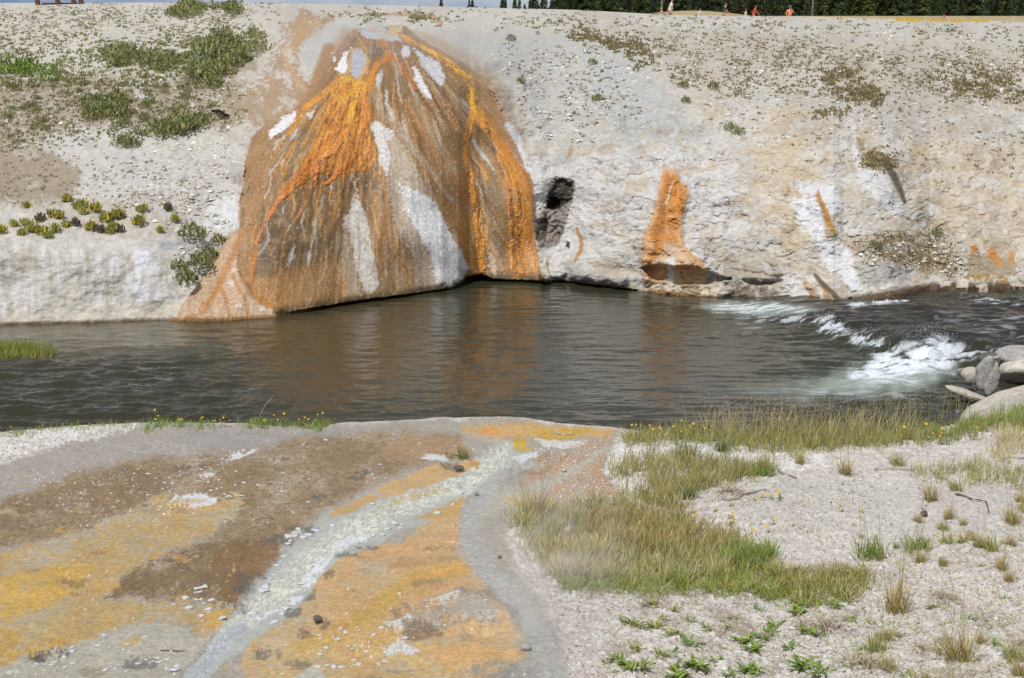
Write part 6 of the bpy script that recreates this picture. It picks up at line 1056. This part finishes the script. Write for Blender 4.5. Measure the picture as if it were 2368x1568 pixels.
# ------------------------------------------------------------------ steam over the hot path
def steam(u, v, size, dens, label):
    P = near.at(np.array([float(u)]), np.array([float(v)]))[0]; bm = bmesh.new(); bmesh.ops.create_icosphere(bm, subdivisions=3, radius=1.0); me = D.meshes.new("steam"); bm.to_mesh(me); bm.free(); o = D.objects.new("steam", me); C.objects.link(o); o.location = P + np.array([0, 0, size[2] * .75]); o.scale = size
    m = D.materials.new("steam"); m.use_nodes = True; t = m.node_tree; t.nodes.remove(t.nodes["Principled BSDF"]); N = t.nodes.new; K = t.links.new; pv = N("ShaderNodeVolumePrincipled"); pv.inputs["Color"].default_value = (1, 1, 1, 1); pv.inputs["Anisotropy"].default_value = .2
    tc = N("ShaderNodeTexCoord"); ln = N("ShaderNodeVectorMath"); ln.operation = "LENGTH"; K(tc.outputs["Object"], ln.inputs[0]); f = N("ShaderNodeMapRange"); f.inputs[1].default_value = 1; f.inputs[2].default_value = .1; f.interpolation_type = "SMOOTHSTEP"; K(ln.outputs["Value"], f.inputs[0])
    n = N("ShaderNodeTexNoise"); n.inputs["Scale"].default_value = 3.4; n.inputs["Detail"].default_value = 5; K(tc.outputs["Object"], n.inputs[0]); g = N("ShaderNodeMapRange"); g.inputs[1].default_value = .42; g.inputs[2].default_value = .72; K(n.outputs[0], g.inputs[0])
    x = N("ShaderNodeMath"); x.operation = "MULTIPLY"; K(f.outputs[0], x.inputs[0]); K(g.outputs[0], x.inputs[1]); y = N("ShaderNodeMath"); y.operation = "MULTIPLY"; y.inputs[1].default_value = dens; K(x.outputs[0], y.inputs[0]); K(y.outputs[0], pv.inputs["Density"]); K(pv.outputs[0], t.nodes["Material Output"].inputs["Volume"]); me.materials.append(m)
    return tag(o, label, "steam", kind="stuff")
steam(1290, 1400, (.66, 1.7, .5), .8, "thin white steam drifting from the grey path across the grass"); steam(1215, 1500, (.3, .7, .3), 1.6, "denser puff of steam low over the grey path")
# ================================================================== walkers on the far plateau
M_skin = mat("skin", (214, 160, 130), attr=False, n_amt=.05, rough=.55)
def fab(name, c, c2=None, sc=12):
    m = mat(name, c, attr=False, n_amt=.08, n_scale=20)
    if c2:
        t = m.node_tree; b = t.nodes["Principled BSDF"]; N = t.nodes.new; K = t.links.new; tc = N("ShaderNodeTexCoord"); v = N("ShaderNodeTexVoronoi"); v.inputs["Scale"].default_value = sc; K(tc.outputs["Object"], v.inputs[0]); r = N("ShaderNodeMath"); r.operation = "LESS_THAN"; r.inputs[1].default_value = .42; K(v.outputs["Distance"], r.inputs[0])
        x = N("ShaderNodeMix"); x.data_type = "RGBA"; K(r.outputs[0], x.inputs[0]); x.inputs[6].default_value = (*alb(c), 1); x.inputs[7].default_value = (*alb(c2), 1); K(x.outputs[2], b.inputs["Base Color"])
    return m
def skin(name, V_, E_, Rd, m, parent=None, sub=1, root=0):
    me = D.meshes.new(name); me.from_pydata(V_, E_, []); o = link(name, me, m, parent); me.skin_vertices or o.modifiers.new("skin", "SKIN")
    if "skin" not in o.modifiers: o.modifiers.new("skin", "SKIN")
    if not me.skin_vertices: me.skin_vertices_ensure() if hasattr(me, "skin_vertices_ensure") else None
    L = me.skin_vertices[0].data
    for i, r in enumerate(Rd): L[i].radius = (r, r) if np.isscalar(r) else r; L[i].use_root = i == root
    s = o.modifiers.new("sub", "SUBSURF"); s.levels = s.render_levels = sub
    return o
def person(u, Y, H, face, label, shirt, pants, hair, armL, armR, bend=0., cap=None, zoff=0., walk=.12, crouch=0., extra=None):
    """armL / armR: elbow and wrist offsets from the shoulder, in body units; face: heading, 0 = away from the viewer"""
    k = H / 1.75; V_ = []; E_ = []; Rd = []
    def bend_(p):
        x, y, z = p
        if z > .95 and bend: d = z - .95; y, z = y + d * math.sin(bend), .95 + d * math.cos(bend) + 0 * y
        return (x * k, y * k, (z - crouch * min(1, z / .9)) * k)
    def add(p, r, par=None):
        V_.append(bend_(p)); Rd.append(r * k); i = len(V_) - 1
        if par is not None: E_.append((par, i))
        return i
    pel = add((0, 0, .95), .125); wa = add((0, 0, 1.12), .115, pel); ch = add((0, .01, 1.32), (.135), wa); nb = add((0, 0, 1.47), .07, ch); nk = add((0, .01, 1.53), .052, nb); jaw = add((0, .03, 1.59), .072, nk); hd = add((0, .02, 1.67), .092, jaw); tp = add((0, 0, 1.735), .06, hd); ns = add((0, .125, 1.635), .014, jaw)
    cl_legs = []; cl_arms = []
    for s, arm in ((-1, armL), (1, armR)):
        st = walk * s; kn_y = .05 + st * .6 + crouch * .5
        hip = add((s * .09, 0, .88), .092, pel); kn = add((s * .1, kn_y, .5), .062, hip); an = add((s * .1, st - .02, .10), .042, kn); add((s * .11, st + .13, .045), .04, an); cl_legs.append((s, kn_y, st))
        sh = add((s * .185, 0, 1.42), .055, ch); e = (s * .185 + arm[0][0], arm[0][1], 1.42 + arm[0][2]); wr = (s * .185 + arm[1][0], arm[1][1], 1.42 + arm[1][2]); el = add(e, .042, sh); w = add(wr, .028, el)
        dv = Vector(wr) - Vector(e); dv.normalize(); pm = Vector(wr) + dv * .07; pa = add(tuple(pm), .032, w); sd_ = dv.orthogonal().normalized(); cl_arms.append((s, e))
        for f in range(4): q = pm + sd_ * (f - 1.5) * .018 + dv * .045; j = add(tuple(q), .0085, pa); add(tuple(q + dv * (.03 + .006 * (f in (1, 2)))), .0075, j)
        add(tuple(Vector(wr) + dv * .04 + sd_ * -.05), .0095, pa)
    me = D.meshes.new("person"); me.from_pydata(V_, E_, []); o = D.objects.new("person", me); C.objects.link(o); me.materials.append(M_skin)
    def sk(ob, rad):
        ob.modifiers.new("skin", "SKIN"); L = ob.data.skin_vertices[0].data
        for i, r in enumerate(rad): L[i].radius = (r, r); L[i].use_root = i == 0
        m = ob.modifiers.new("sub", "SUBSURF"); m.levels = m.render_levels = 1
    sk(o, Rd); o.location = ((u - U0) / FL * Y, Y, float(gz(Y)) + zoff); o.rotation_euler = (0, 0, face); tag(o, label, "person", "walkers on the far plateau")
    def cloth(name, pts, edges, rad, m):
        me = D.meshes.new(name); me.from_pydata([bend_(p) for p in pts], edges, []); c = D.objects.new(name, me); C.objects.link(c); c.parent = o; me.materials.append(m); sk(c, [r * k for r in rad]); return c
    pts = [(0, 0, .90), (0, 0, 1.12), (0, .01, 1.32), (0, 0, 1.45)]; ed = [(0, 1), (1, 2), (2, 3)]; rd = [.175, .16, .172, .09]
    for s, e in cl_arms: a = len(pts); pts += [(s * .19, 0, 1.42), tuple(Vector((s * .19, 0, 1.42)).lerp(Vector(e), .75))]; ed += [(2, a), (a, a + 1)]; rd += [.075, .066]
    cloth("shirt", pts, ed, rd, shirt)
    pts = [(0, 0, .98), (0, 0, .90)]; ed = [(0, 1)]; rd = [.14, .145]
    for s, ky, st in cl_legs: a = len(pts); pts += [(s * .09, 0, .84), (s * .1, ky, .5), (s * .1, st - .02, .14)]; ed += [(1, a), (a, a + 1), (a + 1, a + 2)]; rd += [.108, .082, .07]
    cloth("trousers", pts, ed, rd, pants)
    def ball(name, p, r, m, sc=(1, 1, 1), cut=None):
        bm = bmesh.new(); bmesh.ops.create_uvsphere(bm, u_segments=12, v_segments=8, radius=r * k)
        if cut is not None: bmesh.ops.delete(bm, geom=[v for v in bm.verts if v.co.z < cut * k], context="VERTS")
        me = D.meshes.new(name); bm.to_mesh(me); bm.free(); c = D.objects.new(name, me); C.objects.link(c); c.parent = o; c.location = bend_(p); c.scale = sc; me.materials.append(m); return c
    ball("hair", (0, -.012, 1.685), .112, hair, (1, 1.05, 1), -.03)
    for s in (-1, 1): ball("eye", (s * .035, .108, 1.668), .011, M_eye)
    if cap:
        ball("cap", (0, -.005, 1.70), .12, cap, (1, 1.05, .95), .0); b = bmesh.new(); bmesh.ops.create_circle(b, cap_ends=True, segments=12, radius=.08 * k); me = D.meshes.new("brim"); b.to_mesh(me); b.free(); c = D.objects.new("brim", me); C.objects.link(c); c.parent = o; c.location = bend_((0, .13, 1.70)); me.materials.append(cap)
        so = c.modifiers.new("thick", "SOLIDIFY"); so.thickness = .008
    return o
M_eye = fab("eye", (40, 34, 30)); WHT = fab("white_cotton", (232, 232, 238)); PINK = fab("pink_cotton", (236, 176, 184)); NAVY = fab("dark_patterned", (34, 36, 52), (196, 204, 216), 9); RED = fab("red_cotton", (236, 84, 78)); CORAL = fab("coral_cotton", (244, 150, 124)); GREY = fab("grey_cloth", (110, 116, 124)); PALE = fab("pale_cloth", (196, 200, 206)); DK = fab("dark_cloth", (52, 46, 44)); BLOND = fab("blond_hair", (212, 168, 106)); BROWN_ = fab("brown_hair", (104, 64, 44)); RCAP = fab("red_cap", (158, 40, 34)); BCAP = fab("blue_cap", (74, 120, 168)); PURP = fab("mauve_cotton", (172, 110, 150)); DRED = fab("dark_red_hair", (104, 38, 42))
DN = ((.02, .02, -.28), (.03, .06, -.52)); mir = lambda a: tuple((-p[0], p[1], p[2]) for p in a)
FR = -math.pi / 2                                                     # walking to the right
person(1521.4, 111, 1.12, FR, "small blond child in pink holding the tall white shirted adult's hand", PINK, PINK, BLOND, DN, ((.02, .2, -.15), (.0, .42, -.12)), zoff=.12, walk=.05)
person(1541.5, 110, 1.92, FR, "tall adult in white shirt and grey trousers holding a small child's hand", WHT, GREY, BROWN_, ((.0, -.1, -.27), (.0, -.16, -.5)), DN, bend=.12)
person(1607, 112, 1.22, FR, "child in white shirt walking alone behind the adult and blond child", WHT, PALE, BROWN_, DN, ((.02, .08, -.26), (.0, .2, -.44)), bend=.1)
person(1663, 111, 1.62, FR, "adult in dark patterned shirt leaning forward while walking", NAVY, GREY, BROWN_, DN, ((.0, .14, -.25), (.0, .34, -.44)), bend=.18)
person(1712, 112, 1.18, FR, "child in white shirt and red cap ahead of the patterned shirt", WHT, PALE, BROWN_, DN, ((.0, .1, -.26), (.0, .2, -.44)), cap=RCAP)
person(1729.5, 111, 1.42, FR, "person in red shirt bending forward with one arm reaching down", RED, DK, BROWN_, DN, ((.0, .18, -.22), (.0, .42, -.42)), bend=.25)
person(1811.5, 110, 1.62, math.pi, "person in coral shirt and blue cap raising hands to the face", CORAL, CORAL, DK, ((-.08, .1, -.24), (.1, .2, .1)), ((.1, .06, -.26), (.04, .16, -.42)), cap=BCAP, walk=.0, zoff=-.22)
person(2156, 110, 1.3, -.9, "crouching figure in mauve half hidden behind the crest", PURP, PINK, DRED, DN, DN, bend=.5, crouch=.38, zoff=-.12, walk=.05)
person(2163, 110, 1.15, -.5, "small crouching figure in pink next to the mauve one", PINK, DK, DRED, DN, DN, bend=.4, crouch=.36, zoff=-.1, walk=.05)
# ------------------------------------------------------------------ boardwalk at the far left of the skyline
def box(name, c, s, m, parent, rx=0):
    bm = bmesh.new(); bmesh.ops.create_cube(bm, size=1.0); bmesh.ops.scale(bm, vec=s, verts=bm.verts); bmesh.ops.bevel(bm, geom=bm.edges[:], offset=min(s) * .08, segments=1, affect="EDGES"); me = D.meshes.new(name); bm.to_mesh(me); bm.free(); o = link(name, me, m, parent); o.location = c; o.rotation_euler = (0, rx, 0); return o
M_plank = mat("grey_planks", (190, 188, 186), attr=False, n_scale=6, n_amt=.2, stretch=(1, 6, 6)); M_post = mat("brown_post", (104, 72, 58), attr=False, n_scale=10, n_amt=.3)
b0 = far.at(np.array([135.]), np.array([11.]))[0]; bw = empty("boardwalk", b0); tag(bw, "grey plank boardwalk on brown posts at the top of the left slope", "boardwalk")
wid = 103 / FL * b0[1]
for k in range(3): box("plank", (0, .2 + .32 * k, .30), (wid, .29, .09), M_plank, bw, -.012)
for k in (-.46, -.02, .33, .49): box("post", (wid * k, .05, .0), (.16, .14, .46), M_post, bw)
box("fascia", (0, .03, .24), (wid * .98, .06, .18), M_plank, bw, -.012)
